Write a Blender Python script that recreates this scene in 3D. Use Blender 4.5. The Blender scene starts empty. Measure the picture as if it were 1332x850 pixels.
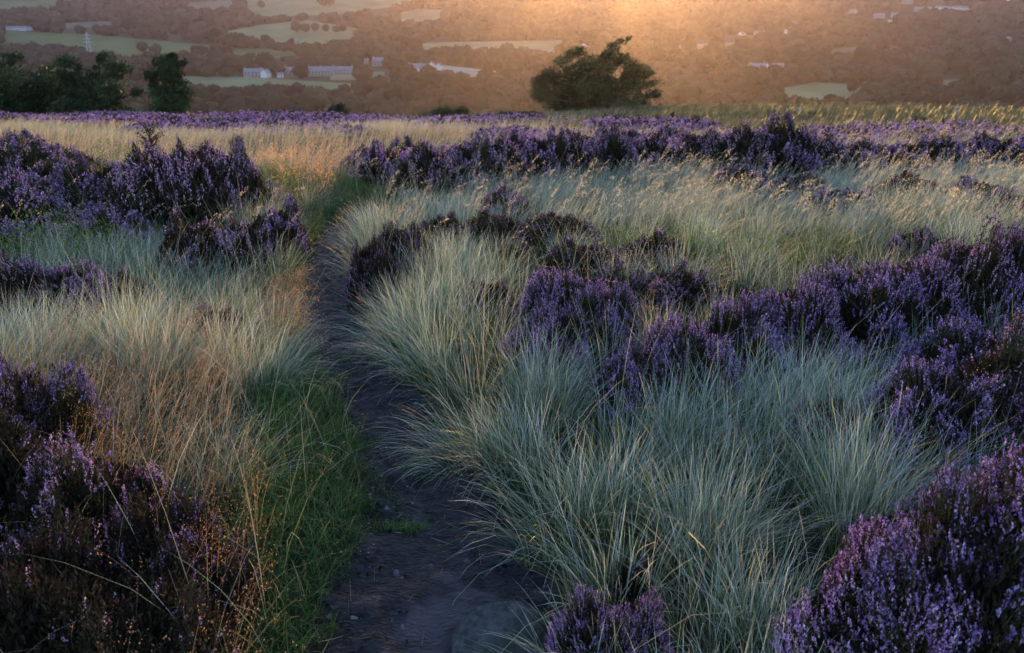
import bpy, math
import numpy as np
from mathutils import Vector

R = math.radians
rng = np.random.default_rng(11)
U = lambda a, b, n=None: rng.uniform(a, b, n)

# ------------------------------------------------------------------ scene / camera
sc = bpy.context.scene
col = sc.collection
PITCH = R(19.2)
CAMZ = 1.6
F = 1110.0
cam_d = bpy.data.cameras.new('camera')
cam = bpy.data.objects.new('camera', cam_d)
col.objects.link(cam)
cam.location = (0, 0, CAMZ)
cam.rotation_euler = (math.pi / 2 - PITCH, 0, 0)
cam_d.sensor_width = 36
cam_d.lens = 36 * F / 1332
cam_d.clip_start = 0.05
cam_d.clip_end = 20000
cam_d.dof.use_dof = True
cam_d.dof.focus_distance = 3.6
cam_d.dof.aperture_fstop = 5.0
sc.camera = cam
CP, SP = math.cos(PITCH), math.sin(PITCH)


def project(x, y, z):
    dz = z - CAMZ
    dep = y * CP - dz * SP
    up = y * SP + dz * CP
    dep = np.where(dep < 0.05, 0.05, dep)
    return 666 + F * x / dep, 425 - F * up / dep, dep


# ------------------------------------------------------------------ terrain
PY = np.array([-9000, -400, -20, 0, 6, 10, 16, 20, 25, 30, 40, 50, 60, 72, 85, 110, 150, 300, 450, 600, 800, 1000, 1500, 2000, 2500, 3000, 3600, 4300, 5500, 9000.])
PZ = np.array([4, 2, 0.2, 0, 0, -.06, -.35, -.70, -1.16, -1.6, -2.47, -3.33, -4.3, -6.2, -9.0, -14, -23, -48, -58, -62, -58, -49, -25, 22, 85, 160, 262, 315, 250, 150.])


def pchip(xk, yk, x):
    h = np.diff(xk); d = np.diff(yk) / h
    m = np.zeros_like(yk); m[0] = d[0]; m[-1] = d[-1]
    for k in range(1, len(xk) - 1):
        if d[k - 1] * d[k] > 0:
            w1 = 2 * h[k] + h[k - 1]; w2 = h[k] + 2 * h[k - 1]
            m[k] = (w1 + w2) / (w1 / d[k - 1] + w2 / d[k])
    x = np.clip(x, xk[0], xk[-1])
    i = np.clip(np.searchsorted(xk, x) - 1, 0, len(xk) - 2)
    t = (x - xk[i]) / h[i]
    return ((2 * t**3 - 3 * t**2 + 1) * yk[i] + (t**3 - 2 * t**2 + t) * h[i] * m[i] +
            (-2 * t**3 + 3 * t**2) * yk[i + 1] + (t**3 - t**2) * h[i] * m[i + 1])


_nr = np.random.default_rng(3)
_w = [(_nr.uniform(0, 2 * math.pi), _nr.uniform(0, 6.28), _nr.uniform(.7, 1.4)) for _ in range(24)]


def noise(x, y, s, o=0):
    """smooth sum-of-waves noise about -1..1, feature size about s"""
    v = 0
    for k in range(6):
        a, p, f = _w[(k + o * 5) % 24]
        v = v + np.sin((x * math.cos(a + o) + y * math.sin(a + o)) * f * 6.28 / (s * 2.2) + p + o * 1.7)
    return v / 3.2


def sstep(a, b, v):
    t = np.clip((v - a) / (b - a), 0, 1)
    return t * t * (3 - 2 * t)


def unproject_flat(px, py):
    X = (px - 666) / F; V = (425 - py) / F
    dy = CP + V * SP; dz = -SP + V * CP
    t = -CAMZ / dz
    return X * t, dy * t


# centre line of the trodden path: pixel of its middle and its width there
_pp = [(568, 850, 316), (568, 760, 272), (574, 700, 196), (564, 650, 158), (545, 600, 136), (520, 550, 118), (487, 500, 104), (449, 450, 90),
       (436, 400, 78), (430, 350, 56), (428, 320, 46), (440, 300, 30), (462, 270, 22)]
PATH = []
for _x, _y, _wd in _pp:
    gx, gy = unproject_flat(_x, _y)
    g2, _ = unproject_flat(_x + _wd / 2, _y)
    PATH.append((gx, gy, abs(g2 - gx)))
PATH = [(PATH[0][0] + .05, -4, .5), (PATH[0][0] + .02, 1.0, .36)] + PATH
PATH = np.array(PATH)
PATH[2:, 2] = np.clip(PATH[2:, 2], 0.05, .3)


def path_d(x, y):
    """signed sideways offset from the path's middle and the half width there"""
    cx = np.interp(y, PATH[:, 1], PATH[:, 0])
    hw = np.interp(y, PATH[:, 1], PATH[:, 2])
    return x - cx, np.where(y > PATH[-1, 1], 0.0, hw)


def hgt(x, y):
    x = np.asarray(x, float); y = np.asarray(y, float)
    z = pchip(PY, PZ, y + 0.00012 * x * x * sstep(100, 400, y) - 0.03 * np.abs(x) * sstep(300, 900, y))
    near = 1 - sstep(45, 90, y)
    amp = sstep(2.0, 14, y)
    z = z + near * (0.03 * noise(x, y, 0.9, 1) * (0.3 + amp) + amp * 0.12 * noise(x, y, 5, 2))
    z = z + near * .30 * noise(x, y, 9, 4) * sstep(22, 40, y)
    z = z + near * .42 * np.exp(-((x - 11) / 8)**2) * sstep(22, 44, y)
    z = z + near * 0.32 * sstep(3, 16, x) * sstep(16, 40, y)
    # raised left bank and right bank
    z = z + 0.22 * np.exp(-((x + 3.6) / 1.7)**2 - ((y - 8.6) / 1.8)**2)
    z = z + 0.16 * sstep(2.0, 4.0, x) * np.exp(-((y - 6) / 3.0)**2)
    far = sstep(90, 260, y)
    z = z + far * (1.5 * noise(x, y, 90, 3) + 5 * noise(x, y, 420, 4) * sstep(300, 1200, y) + 16 * noise(x, y, 1300, 5) * sstep(900, 2600, y))
    d, hw = path_d(x, y)
    on = (1 - sstep(hw * .75, hw * 1.35 + .05, np.abs(d))) * (hw > 0.02)
    z = z - 0.06 * on
    return z


def at(px, py, dmin=1.0, dmax=6000):
    """where the sight line of a photo pixel meets the land"""
    X = (px - 666) / F; V = (425 - py) / F
    dy = CP + V * SP; dz = -SP + V * CP
    t = np.geomspace(dmin, dmax, 4000)
    g = CAMZ + dz * t - hgt(X * t, dy * t)
    k = np.where((g[:-1] > 0) & (g[1:] <= 0))[0]
    if len(k) == 0:
        tt = t[-1]
    else:
        i = k[0]; tt = t[i] + (t[i + 1] - t[i]) * g[i] / (g[i] - g[i + 1])
    return X * tt, dy * tt


# ------------------------------------------------------------------ helpers
def tag(o, label=None, cat=None, group=None, kind=None):
    if label: o['label'] = label
    if cat: o['category'] = cat
    if group: o['group'] = group
    if kind: o['kind'] = kind
    return o


def empty(name, loc=(0, 0, 0), rz=0, scale=(1, 1, 1)):
    o = bpy.data.objects.new(name, None)
    o.empty_display_size = .2
    col.objects.link(o)
    o.location = loc; o.rotation_euler = (0, 0, rz); o.scale = scale
    return o


def mesh_np(name, verts, faces, mat, colr=None, parent=None, smooth=False, link=True):
    """faces: list of int arrays (n,3) / (n,4); colr per vertex"""
    me = bpy.data.meshes.new(name)
    verts = np.ascontiguousarray(verts, np.float32)
    me.vertices.add(len(verts))
    me.vertices.foreach_set('co', verts.ravel())
    idx = np.concatenate([f.ravel() for f in faces]).astype(np.int32)
    cnt = np.concatenate([np.full(len(f), f.shape[1], np.int32) for f in faces])
    st = np.concatenate([[0], np.cumsum(cnt)[:-1]]).astype(np.int32)
    me.loops.add(len(idx)); me.loops.foreach_set('vertex_index', idx)
    me.polygons.add(len(cnt)); me.polygons.foreach_set('loop_start', st)
    me.polygons.foreach_set('use_smooth', np.full(len(cnt), smooth))
    me.update(calc_edges=True)
    if colr is not None:
        a = me.color_attributes.new('Col', 'FLOAT_COLOR', 'POINT')
        c = np.ones((len(verts), 4), np.float32); c[:, :3] = colr
        a.data.foreach_set('color', c.ravel())
    me.materials.append(mat)
    o = bpy.data.objects.new(name, me)
    if link: col.objects.link(o)
    if parent is not None: o.parent = parent
    return o


class MB:
    def __init__(s): s.v = []; s.f3 = []; s.f4 = []; s.c = []; s.n = 0
    def add(s, v, f, c=None):
        v = np.asarray(v, float).reshape(-1, 3); f = np.asarray(f, int)
        (s.f3 if f.shape[1] == 3 else s.f4).append(f + s.n)
        s.v.append(v); s.n += len(v)
        s.c.append(np.broadcast_to(np.asarray(c if c is not None else (.5, .5, .5), float), (len(v), 3)))
    def build(s, name, mat, parent=None, smooth=False):
        fs = []
        if s.f3: fs.append(np.concatenate(s.f3))
        if s.f4: fs.append(np.concatenate(s.f4))
        return mesh_np(name, np.concatenate(s.v), fs, mat, np.concatenate(s.c), parent, smooth)
    def box(s, x0, x1, y0, y1, z0, z1, c=None):
        v = [(x, y, z) for z in (z0, z1) for y in (y0, y1) for x in (x0, x1)]
        s.add(v, [(0, 2, 3, 1), (4, 5, 7, 6), (0, 1, 5, 4), (2, 6, 7, 3), (0, 4, 6, 2), (1, 3, 7, 5)], c)
    def tube(s, pts, rad, n=6, c=None):
        pts = np.asarray(pts, float); m = len(pts); rad = np.broadcast_to(rad, m)
        V = []
        for i in range(m):
            d = pts[min(i + 1, m - 1)] - pts[max(i - 1, 0)]; d /= np.linalg.norm(d) + 1e-9
            a = np.cross(d, (0.31, .9, .2)); a /= np.linalg.norm(a); b = np.cross(d, a)
            for k in range(n):
                t = 6.2832 * k / n
                V.append(pts[i] + rad[i] * (a * math.cos(t) + b * math.sin(t)))
        f = [(i * n + k, i * n + (k + 1) % n, (i + 1) * n + (k + 1) % n, (i + 1) * n + k) for i in range(m - 1) for k in range(n)]
        s.add(V, f, c)


# ------------------------------------------------------------------ materials
def new_mat(name):
    m = bpy.data.materials.new(name); m.use_nodes = True
    nt = m.node_tree
    return m, nt, nt.nodes['Principled BSDF'], nt.nodes['Material Output']


def leaf_mat(name, rough=.6, trans=.35, spec=.25, vary=.0, nscale=2.0):
    m, nt, b, out = new_mat(name)
    a = nt.nodes.new('ShaderNodeAttribute'); a.attribute_name = 'Col'
    src = a.outputs['Color']
    if vary > 0:
        oi = nt.nodes.new('ShaderNodeObjectInfo')
        hs = nt.nodes.new('ShaderNodeHueSaturation')
        mr = nt.nodes.new('ShaderNodeMapRange'); mr.inputs['To Min'].default_value = 1 - vary; mr.inputs['To Max'].default_value = 1 + vary
        nt.links.new(oi.outputs['Random'], mr.inputs['Value'])
        nt.links.new(mr.outputs[0], hs.inputs['Value'])
        mr2 = nt.nodes.new('ShaderNodeMapRange'); mr2.inputs['To Min'].default_value = .5 - vary * .08; mr2.inputs['To Max'].default_value = .5 + vary * .08
        nt.links.new(oi.outputs['Random'], mr2.inputs['Value'])
        nt.links.new(mr2.outputs[0], hs.inputs['Hue'])
        nt.links.new(src, hs.inputs['Color']); src = hs.outputs['Color']
    nt.links.new(src, b.inputs['Base Color'])
    b.inputs['Roughness'].default_value = rough
    b.inputs['Specular IOR Level'].default_value = spec
    if trans > 0:
        t = nt.nodes.new('ShaderNodeBsdfTranslucent'); mx = nt.nodes.new('ShaderNodeMixShader')
        mx.inputs[0].default_value = trans
        nt.links.new(src, t.inputs['Color'])
        nt.links.new(b.outputs[0], mx.inputs[1]); nt.links.new(t.outputs[0], mx.inputs[2])
        nt.links.new(mx.outputs[0], out.inputs['Surface'])
    return m


def noise_mat(name, c1, c2, scale, rough=.9, bump=.0, detail=6, c3=None, s3=1.0):
    m, nt, b, out = new_mat(name)
    tc = nt.nodes.new('ShaderNodeTexCoord')
    n = nt.nodes.new('ShaderNodeTexNoise'); n.inputs['Scale'].default_value = scale; n.inputs['Detail'].default_value = detail
    nt.links.new(tc.outputs['Object'], n.inputs['Vector'])
    r = nt.nodes.new('ShaderNodeValToRGB')
    r.color_ramp.elements[0].position = .35; r.color_ramp.elements[1].position = .68
    r.color_ramp.elements[0].color = (*c1, 1); r.color_ramp.elements[1].color = (*c2, 1)
    nt.links.new(n.outputs['Fac'], r.inputs['Fac'])
    src = r.outputs['Color']
    if c3:
        n3 = nt.nodes.new('ShaderNodeTexNoise'); n3.inputs['Scale'].default_value = s3; n3.inputs['Detail'].default_value = 4
        nt.links.new(tc.outputs['Object'], n3.inputs['Vector'])
        mr = nt.nodes.new('ShaderNodeMapRange'); mr.inputs['From Min'].default_value = .48; mr.inputs['From Max'].default_value = .66
        nt.links.new(n3.outputs['Fac'], mr.inputs['Value'])
        mx = nt.nodes.new('ShaderNodeMix'); mx.data_type = 'RGBA'
        nt.links.new(mr.outputs[0], mx.inputs[0]); nt.links.new(src, mx.inputs[6]); mx.inputs[7].default_value = (*c3, 1)
        src = mx.outputs[2]
    nt.links.new(src, b.inputs['Base Color'])
    b.inputs['Roughness'].default_value = rough
    b.inputs['Specular IOR Level'].default_value = .2
    if bump:
        bp = nt.nodes.new('ShaderNodeBump'); bp.inputs['Strength'].default_value = bump; bp.inputs['Distance'].default_value = .02
        nt.links.new(n.outputs['Fac'], bp.inputs['Height']); nt.links.new(bp.outputs[0], b.inputs['Normal'])
    return m


M_grass = leaf_mat('grass_blades', .5, .35, .35)
M_short = leaf_mat('short_grass_blades', .6, .3, .2)
M_seed = leaf_mat('seed_heads', .8, .4, .1)
M_flower = leaf_mat('heather_flowers', .7, .3, .12, .16)
M_foliage = leaf_mat('heather_foliage', .75, .12, .08, .12)
M_stem = leaf_mat('heather_stems', .9, 0, .1)
M_leaf = leaf_mat('broad_leaves', .55, .35, .3, .12)
M_tree = leaf_mat('tree_leaves', .6, .12, .15, .12)
M_wood = leaf_mat('wood_crowns', .9, .05, .05)
M_bark = noise_mat('bark', (.035, .028, .022), (.09, .075, .06), 9, .95, .6)
M_white = noise_mat('whitewash', (.55, .54, .54), (.66, .64, .64), 1.2, .8)
M_stone = noise_mat('stone_wall', (.24, .22, .21), (.33, .31, .29), 1.2, .9)
M_slate = noise_mat('slate_roof', (.16, .16, .18), (.26, .25, .28), .8, .7)
M_glass, _nt, _b, _ = new_mat('window_glass')
_b.inputs['Base Color'].default_value = (.04, .05, .06, 1); _b.inputs['Roughness'].default_value = .1
M_steel, _nt, _b, _ = new_mat('galvanised_steel')
_b.inputs['Base Color'].default_value = (.42, .43, .45, 1); _b.inputs['Roughness'].default_value = .5; _b.inputs['Metallic'].default_value = .6
M_pole = noise_mat('pole_paint', (.25, .24, .22), (.36, .35, .33), 2, .7)
M_field = leaf_mat('field_grass', .95, 0, .05)

# moor soil under the plants, pasture far below: one ground material
M_ground, nt, b, out = new_mat('moor_ground')
tc = nt.nodes.new('ShaderNodeTexCoord')
n1 = nt.nodes.new('ShaderNodeTexNoise'); n1.inputs['Scale'].default_value = 14; n1.inputs['Detail'].default_value = 8
n2 = nt.nodes.new('ShaderNodeTexNoise'); n2.inputs['Scale'].default_value = 1.1; n2.inputs['Detail'].default_value = 4
for n in (n1, n2): nt.links.new(tc.outputs['Object'], n.inputs['Vector'])
r1 = nt.nodes.new('ShaderNodeValToRGB')
r1.color_ramp.elements[0].color = (.010, .009, .008, 1); r1.color_ramp.elements[1].color = (.06, .05, .032, 1)
r1.color_ramp.elements[0].position = .35; r1.color_ramp.elements[1].position = .75
nt.links.new(n1.outputs['Fac'], r1.inputs['Fac'])
mx = nt.nodes.new('ShaderNodeMix'); mx.data_type = 'RGBA'
mrg = nt.nodes.new('ShaderNodeMapRange'); mrg.inputs['From Min'].default_value = .45; mrg.inputs['From Max'].default_value = .65
nt.links.new(n2.outputs['Fac'], mrg.inputs['Value']); nt.links.new(mrg.outputs[0], mx.inputs[0])
nt.links.new(r1.outputs[0], mx.inputs[6]); mx.inputs[7].default_value = (.022, .034, .012, 1)
at_ = nt.nodes.new('ShaderNodeAttribute'); at_.attribute_name = 'Col'
mx2 = nt.nodes.new('ShaderNodeMix'); mx2.data_type = 'RGBA'
sx = nt.nodes.new('ShaderNodeSeparateXYZ'); nt.links.new(tc.outputs['Object'], sx.inputs[0])
mr3 = nt.nodes.new('ShaderNodeMapRange'); mr3.inputs['From Min'].default_value = 14; mr3.inputs['From Max'].default_value = 30
nt.links.new(sx.outputs['Y'], mr3.inputs['Value']); nt.links.new(mr3.outputs[0], mx2.inputs[0])
nt.links.new(mx.outputs[2], mx2.inputs[6]); nt.links.new(at_.outputs['Color'], mx2.inputs[7])
nt.links.new(mx2.outputs[2], b.inputs['Base Color'])
b.inputs['Roughness'].default_value = .95; b.inputs['Specular IOR Level'].default_value = .1
bp = nt.nodes.new('ShaderNodeBump'); bp.inputs['Strength'].default_value = .7; bp.inputs['Distance'].default_value = .02
nt.links.new(n1.outputs['Fac'], bp.inputs['Height']); nt.links.new(bp.outputs[0], b.inputs['Normal'])

# trodden peat path: damp dark peat with paler dried crust and a few smoother wet patches
M_path, nt, b, out = new_mat('trodden_peat')
tc = nt.nodes.new('ShaderNodeTexCoord')
mp = nt.nodes.new('ShaderNodeMapping'); mp.inputs['Scale'].default_value = (1, 1.7, 1)
nt.links.new(tc.outputs['Object'], mp.inputs['Vector'])
n1 = nt.nodes.new('ShaderNodeTexNoise'); n1.inputs['Scale'].default_value = 22; n1.inputs['Detail'].default_value = 10; n1.inputs['Roughness'].default_value = .68
n2 = nt.nodes.new('ShaderNodeTexNoise'); n2.inputs['Scale'].default_value = 4.2; n2.inputs['Detail'].default_value = 10; n2.inputs['Roughness'].default_value = .65
n3 = nt.nodes.new('ShaderNodeTexVoronoi'); n3.inputs['Scale'].default_value = 34; n3.feature = 'DISTANCE_TO_EDGE'
for n in (n1, n2, n3): nt.links.new(mp.outputs[0], n.inputs['Vector'])
r1 = nt.nodes.new('ShaderNodeValToRGB')
r1.color_ramp.elements[0].color = (.004, .004, .0055, 1); r1.color_ramp.elements[1].color = (.050, .050, .060, 1)
r1.color_ramp.elements[0].position = .40; r1.color_ramp.elements[1].position = .66
nt.links.new(n1.outputs['Fac'], r1.inputs['Fac'])
mrp = nt.nodes.new('ShaderNodeMapRange'); mrp.inputs['From Min'].default_value = .57; mrp.inputs['From Max'].default_value = .80
nt.links.new(n2.outputs['Fac'], mrp.inputs['Value'])
mx = nt.nodes.new('ShaderNodeMix'); mx.data_type = 'RGBA'
nt.links.new(mrp.outputs[0], mx.inputs[0]); nt.links.new(r1.outputs[0], mx.inputs[6]); mx.inputs[7].default_value = (.10, .10, .115, 1)
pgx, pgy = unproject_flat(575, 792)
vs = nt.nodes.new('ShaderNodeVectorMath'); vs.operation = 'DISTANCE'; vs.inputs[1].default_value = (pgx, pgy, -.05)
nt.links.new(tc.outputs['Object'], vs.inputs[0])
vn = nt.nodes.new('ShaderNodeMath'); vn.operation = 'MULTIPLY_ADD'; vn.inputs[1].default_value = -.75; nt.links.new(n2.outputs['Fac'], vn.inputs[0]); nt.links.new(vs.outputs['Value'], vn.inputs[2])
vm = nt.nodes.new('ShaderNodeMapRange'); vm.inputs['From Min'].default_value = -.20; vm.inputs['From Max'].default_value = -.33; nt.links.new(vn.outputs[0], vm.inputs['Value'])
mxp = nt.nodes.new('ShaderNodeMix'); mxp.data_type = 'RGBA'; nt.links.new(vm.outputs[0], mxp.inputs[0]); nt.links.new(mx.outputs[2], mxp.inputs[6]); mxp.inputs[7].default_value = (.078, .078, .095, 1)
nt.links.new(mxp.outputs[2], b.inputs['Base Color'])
mrr = nt.nodes.new('ShaderNodeMapRange'); mrr.inputs['To Min'].default_value = .85; mrr.inputs['To Max'].default_value = .5
nt.links.new(mrp.outputs[0], mrr.inputs['Value']); nt.links.new(mrr.outputs[0], b.inputs['Roughness'])
b.inputs['Specular IOR Level'].default_value = .35
ad = nt.nodes.new('ShaderNodeMath'); ad.operation = 'ADD'
nt.links.new(n1.outputs['Fac'], ad.inputs[0])
ml = nt.nodes.new('ShaderNodeMath'); ml.operation = 'MULTIPLY'; ml.inputs[1].default_value = .8
nt.links.new(n3.outputs['Distance'], ml.inputs[0]); nt.links.new(ml.outputs[0], ad.inputs[1])
bp = nt.nodes.new('ShaderNodeBump'); bp.inputs['Strength'].default_value = 1; bp.inputs['Distance'].default_value = .05
nt.links.new(ad.outputs[0], bp.inputs['Height']); nt.links.new(bp.outputs[0], b.inputs['Normal'])

# ------------------------------------------------------------------ fields (in photo pixels, laid on the land)
FIELDS = [
    ([(0, 41), (120, 46), (240, 57), (330, 64), (425, 70), (400, 77), (255, 74), (180, 76), (90, 66), (0, 60)], (.11, .17, .045), 'green pasture'),
    ([(180, 99), (330, 102), (470, 111), (445, 119), (330, 117), (190, 112)], (.20, .24, .10), 'pale pasture'),
    ([(280, 44), (340, 33), (400, 27), (465, 38), (460, 55), (400, 60), (330, 52)], (.21, .24, .09), 'pasture'),
    ([(310, -10), (560, -12), (520, 8), (440, 20), (330, 23)], (.21, .23, .09), 'pasture'),
    ([(515, 18), (545, 12), (585, 14), (570, 27), (515, 30)], (.24, .22, .10), 'pasture'),
    ([(505, 65), (560, 56), (735, 53), (735, 62), (640, 69), (600, 67), (520, 68)], (.26, .25, .11), 'pasture'),
    ([(570, 85), (655, 95), (657, 102), (600, 101), (560, 95)], (.40, .36, .24), 'stubble field'),
    ([(430, 97), (500, 94), (500, 105), (430, 106)], (.18, .2, .09), 'pasture'),
    ([(1018, 116), (1060, 108), (1130, 112), (1128, 128), (1060, 137), (1025, 132)], (.20, .24, .09), 'pasture'),
    ([(1170, 108), (1270, 104), (1275, 112), (1180, 115)], (.16, .18, .09), 'pasture'),
    ([(-60, 2), (60, 0), (120, -4), (60, 12), (0, 16), (-60, 22)], (.13, .18, .06), 'pasture'),
    ([(690, 62), (728, 62), (728, 70), (700, 72)], (.26, .25, .11), 'pasture'),
    ([(60, 32), (150, 28), (175, 33), (100, 38), (60, 38)], (.15, .15, .09), 'rough pasture'),
    ([(240, 4), (300, 0), (306, 12), (250, 14)], (.15, .16, .09), 'rough pasture'),
    ([(860, 60), (960, 56), (980, 62), (880, 68)], (.20, .17, .09), 'rough pasture'),
    ([(1040, 66), (1160, 60), (1180, 66), (1080, 72)], (.15, .13, .08), 'rough pasture'),
]


def inpoly(px, py, poly):
    px = np.asarray(px, float); py = np.asarray(py, float)
    c = np.zeros(px.shape, bool); n = len(poly)
    for i in range(n):
        x1, y1 = poly[i]; x2, y2 = poly[(i + 1) % n]
        if y1 == y2: continue
        t = ((y1 > py) != (y2 > py)) & (px < (x2 - x1) * (py - y1) / (y2 - y1) + x1)
        c ^= t
    return c


def infield(px, py):
    r = np.zeros(np.shape(px), bool)
    for p, _, _ in FIELDS: r |= inpoly(px, py, p)
    return r


# ------------------------------------------------------------------ ground sheet
def spaced(lo, hi, n_fine, fine_to, ratio):
    v = list(np.linspace(0, fine_to, n_fine)); s = v[-1] - v[-2]
    while v[-1] < hi:
        s *= ratio; v.append(v[-1] + s)
    return v
xp = spaced(0, 7000, 66, 4.0, 1.045)
xs = np.array([-a for a in xp[:0:-1]] + xp)
yp = spaced(0, 7500, 190, 12, 1.022)
yn = spaced(0, 900, 12, 1.5, 1.25)
ys = np.array([-a for a in yn[:0:-1]] + yp)
GX, GY = np.meshgrid(xs, ys)
GZ = hgt(GX, GY)
nx, ny = len(xs), len(ys)
i0 = (np.arange(ny - 1)[:, None] * nx + np.arange(nx - 1)[None, :]).ravel()
quads = np.stack([i0, i0 + 1, i0 + nx + 1, i0 + nx], 1)
gx, gy = GX.ravel(), GY.ravel()
c = np.zeros((len(gx), 3))
t = noise(gx, gy, 60, 2)[:, None] * .5 + .5
c[:] = np.array([.035, .045, .02]) * (1 - t) + np.array([.06, .06, .03]) * t
nearmoor = (gy < 75)[:, None]
t2 = np.clip(noise(gx, gy, 3, 1)[:, None] * .5 + .5, 0, 1)
c = np.where(nearmoor, np.array([.05, .042, .025]) * (1 - t2) + np.array([.11, .10, .05]) * t2, c)
ground = mesh_np('ground', np.stack([gx, gy, GZ.ravel()], 1), [quads], M_ground, c, smooth=True)
tag(ground, 'dark peaty moor falling away to the wide valley and its far hillside', 'ground', kind='structure')

# path sheet: follows the ground with its own small relief
prow = np.concatenate([np.arange(-3.5, 1.0, .1), np.arange(1.0, PATH[-1, 1] - .05, .025)])
pcol = np.linspace(-1, 1, 61)
cxp = np.interp(prow, PATH[:, 1], PATH[:, 0]); hwp = np.interp(prow, PATH[:, 1], PATH[:, 2])
edge = 1 + .12 * np.sin(prow * 9.0) + .10 * np.sin(prow * 23 + 1)
PX = cxp[:, None] + pcol[None, :] * (hwp * edge * 1.12)[:, None]
PYY = np.repeat(prow[:, None], len(pcol), 1)
PZZ = hgt(PX, PYY)
rel = .010 * noise(PX, PYY, .24, 2) + .008 * noise(PX, PYY, .11, 3) + .006 * noise(PX, PYY * 1.4, .055, 1) + .014
rel = rel * (1 - np.abs(pcol[None, :])**6) - .012 * np.abs(pcol[None, :])**8 + .004
nxp, nyp = len(pcol), len(prow)
i0 = (np.arange(nyp - 1)[:, None] * nxp + np.arange(nxp - 1)[None, :]).ravel()
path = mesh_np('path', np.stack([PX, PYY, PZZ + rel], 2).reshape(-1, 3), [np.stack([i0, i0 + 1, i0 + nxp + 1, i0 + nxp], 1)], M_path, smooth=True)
tag(path, 'narrow trodden path of dark damp peat between the grasses', 'path', kind='structure')


def pz(x, y):
    return float(hgt(x, y)) + .012


# fields draped on the land
for poly, fc, kindname in FIELDS:
    P = np.array(poly, float)
    x0, y0 = P.min(0); x1, y1 = P.max(0)
    # densify the outline and fill with a fan of strips between left and right borders
    rows = np.linspace(y0 + .2, y1 - .2, 26)
    V = []; ok = True
    W = 24
    for ry in rows:
        xsn = []
        for i in range(len(P)):
            a, bb = P[i], P[(i + 1) % len(P)]
            if (a[1] > ry) != (bb[1] > ry):
                xsn.append(a[0] + (bb[0] - a[0]) * (ry - a[1]) / (bb[1] - a[1]))
        xa, xb = min(xsn), max(xsn)
        for k in range(W):
            qx, qy = at(xa + (xb - xa) * k / (W - 1), ry, 120)
            V.append((qx, qy, float(hgt(qx, qy)) + .9))
    V = np.array(V)
    i0 = (np.arange(len(rows) - 1)[:, None] * W + np.arange(W - 1)[None, :]).ravel()
    fc = np.array(fc) * np.array([.72, .70, .7]) + np.mean(fc) * .12
    cc = fc * (1 + .14 * noise(V[:, 0], V[:, 1], 45, 1)[:, None] + .07 * noise(V[:, 0], V[:, 1], 12, 3)[:, None])
    f = mesh_np('field', V, [np.stack([i0, i0 + W, i0 + W + 1, i0 + 1], 1)], M_field, cc, smooth=True)
    tag(f, kindname + ' on the far side of the valley', 'field', kind='structure')

# ------------------------------------------------------------------ blades
def lerp(a, b, t): return a + (b - a) * t


def blades(x, y, z, h, az, bend, w, cb, ct, seg=4, dr=.35):
    """ribbon blades: root, length, lean azimuth, bend 0..1.4, width, base/tip colours; returns verts, faces, colours, tips"""
    n = len(x)
    ts = {4: [0, .3, .58, .82, 1], 3: [0, .4, .75, 1], 2: [0, .55, 1]}[seg]
    dx, dy = np.cos(az), np.sin(az)
    wa = az + math.pi / 2 + rng.normal(0, .7, n)
    wx, wy = np.cos(wa), np.sin(wa)
    L = len(ts); V = np.zeros((n, 2 * (L - 1) + 1, 3)); C = np.zeros_like(V)
    th0 = bend * dr
    # integrate the arc so that length stays about h
    pts = []; px = np.zeros(n); pz_ = np.zeros(n); tp = 0
    for t in ts:
        mid = (tp + t) / 2
        ang = th0 + bend * mid * 1.15
        px = px + np.sin(ang) * h * (t - tp); pz_ = pz_ + np.cos(ang) * h * (t - tp)
        pts.append((px.copy(), pz_.copy())); tp = t
    for k, t in enumerate(ts):
        q, zz = pts[k]
        bx = x + dx * q; by = y + dy * q; bz = z + zz
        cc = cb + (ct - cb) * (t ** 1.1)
        if k < L - 1:
            ww = w * (1 - .75 * t) * .5
            V[:, 2 * k] = np.stack([bx - wx * ww, by - wy * ww, bz], 1)
            V[:, 2 * k + 1] = np.stack([bx + wx * ww, by + wy * ww, bz], 1)
            C[:, 2 * k] = cc; C[:, 2 * k + 1] = cc
        else:
            V[:, 2 * k] = np.stack([bx, by, bz], 1); C[:, 2 * k] = cc
    nv = 2 * (L - 1) + 1
    base = np.arange(n)[:, None] * nv
    q4 = np.concatenate([base + np.array([2 * k, 2 * k + 1, 2 * k + 3, 2 * k + 2]) for k in range(L - 2)], 0) if L > 2 else np.zeros((0, 4), int)
    t3 = base + np.array([2 * (L - 2), 2 * (L - 2) + 1, 2 * (L - 1)])
    tips = V[:, -1].copy()
    return V.reshape(-1, 3), [q4, t3], C.reshape(-1, 3), tips


class Acc:
    def __init__(s): s.v = []; s.f = {3: [], 4: []}; s.c = []; s.n = 0
    def add(s, V, faces, C):
        for f in faces:
            if len(f): s.f[f.shape[1]].append(f + s.n)
        s.v.append(V); s.c.append(C); s.n += len(V)
    def build(s, name, mat, **k):
        fs = [np.concatenate(s.f[q]) for q in (4, 3) if s.f[q]]
        return mesh_np(name, np.concatenate(s.v), fs, mat, np.clip(np.concatenate(s.c), 0, 1), **k)


def specks(P, size, C):
    """one small randomly turned triangle pair (tetra) at each point"""
    n = len(P)
    d = rng.normal(0, 1, (n, 4, 3)); d /= np.linalg.norm(d, axis=2, keepdims=True)
    V = P[:, None] + d * (np.asarray(size).reshape(-1, 1, 1))
    b = np.arange(n)[:, None] * 4
    f = np.concatenate([b + np.array(q) for q in ((0, 1, 2), (0, 3, 1), (1, 3, 2), (2, 3, 0))], 0)
    return V.reshape(-1, 3), [f], np.repeat(C, 4, 0)


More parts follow.
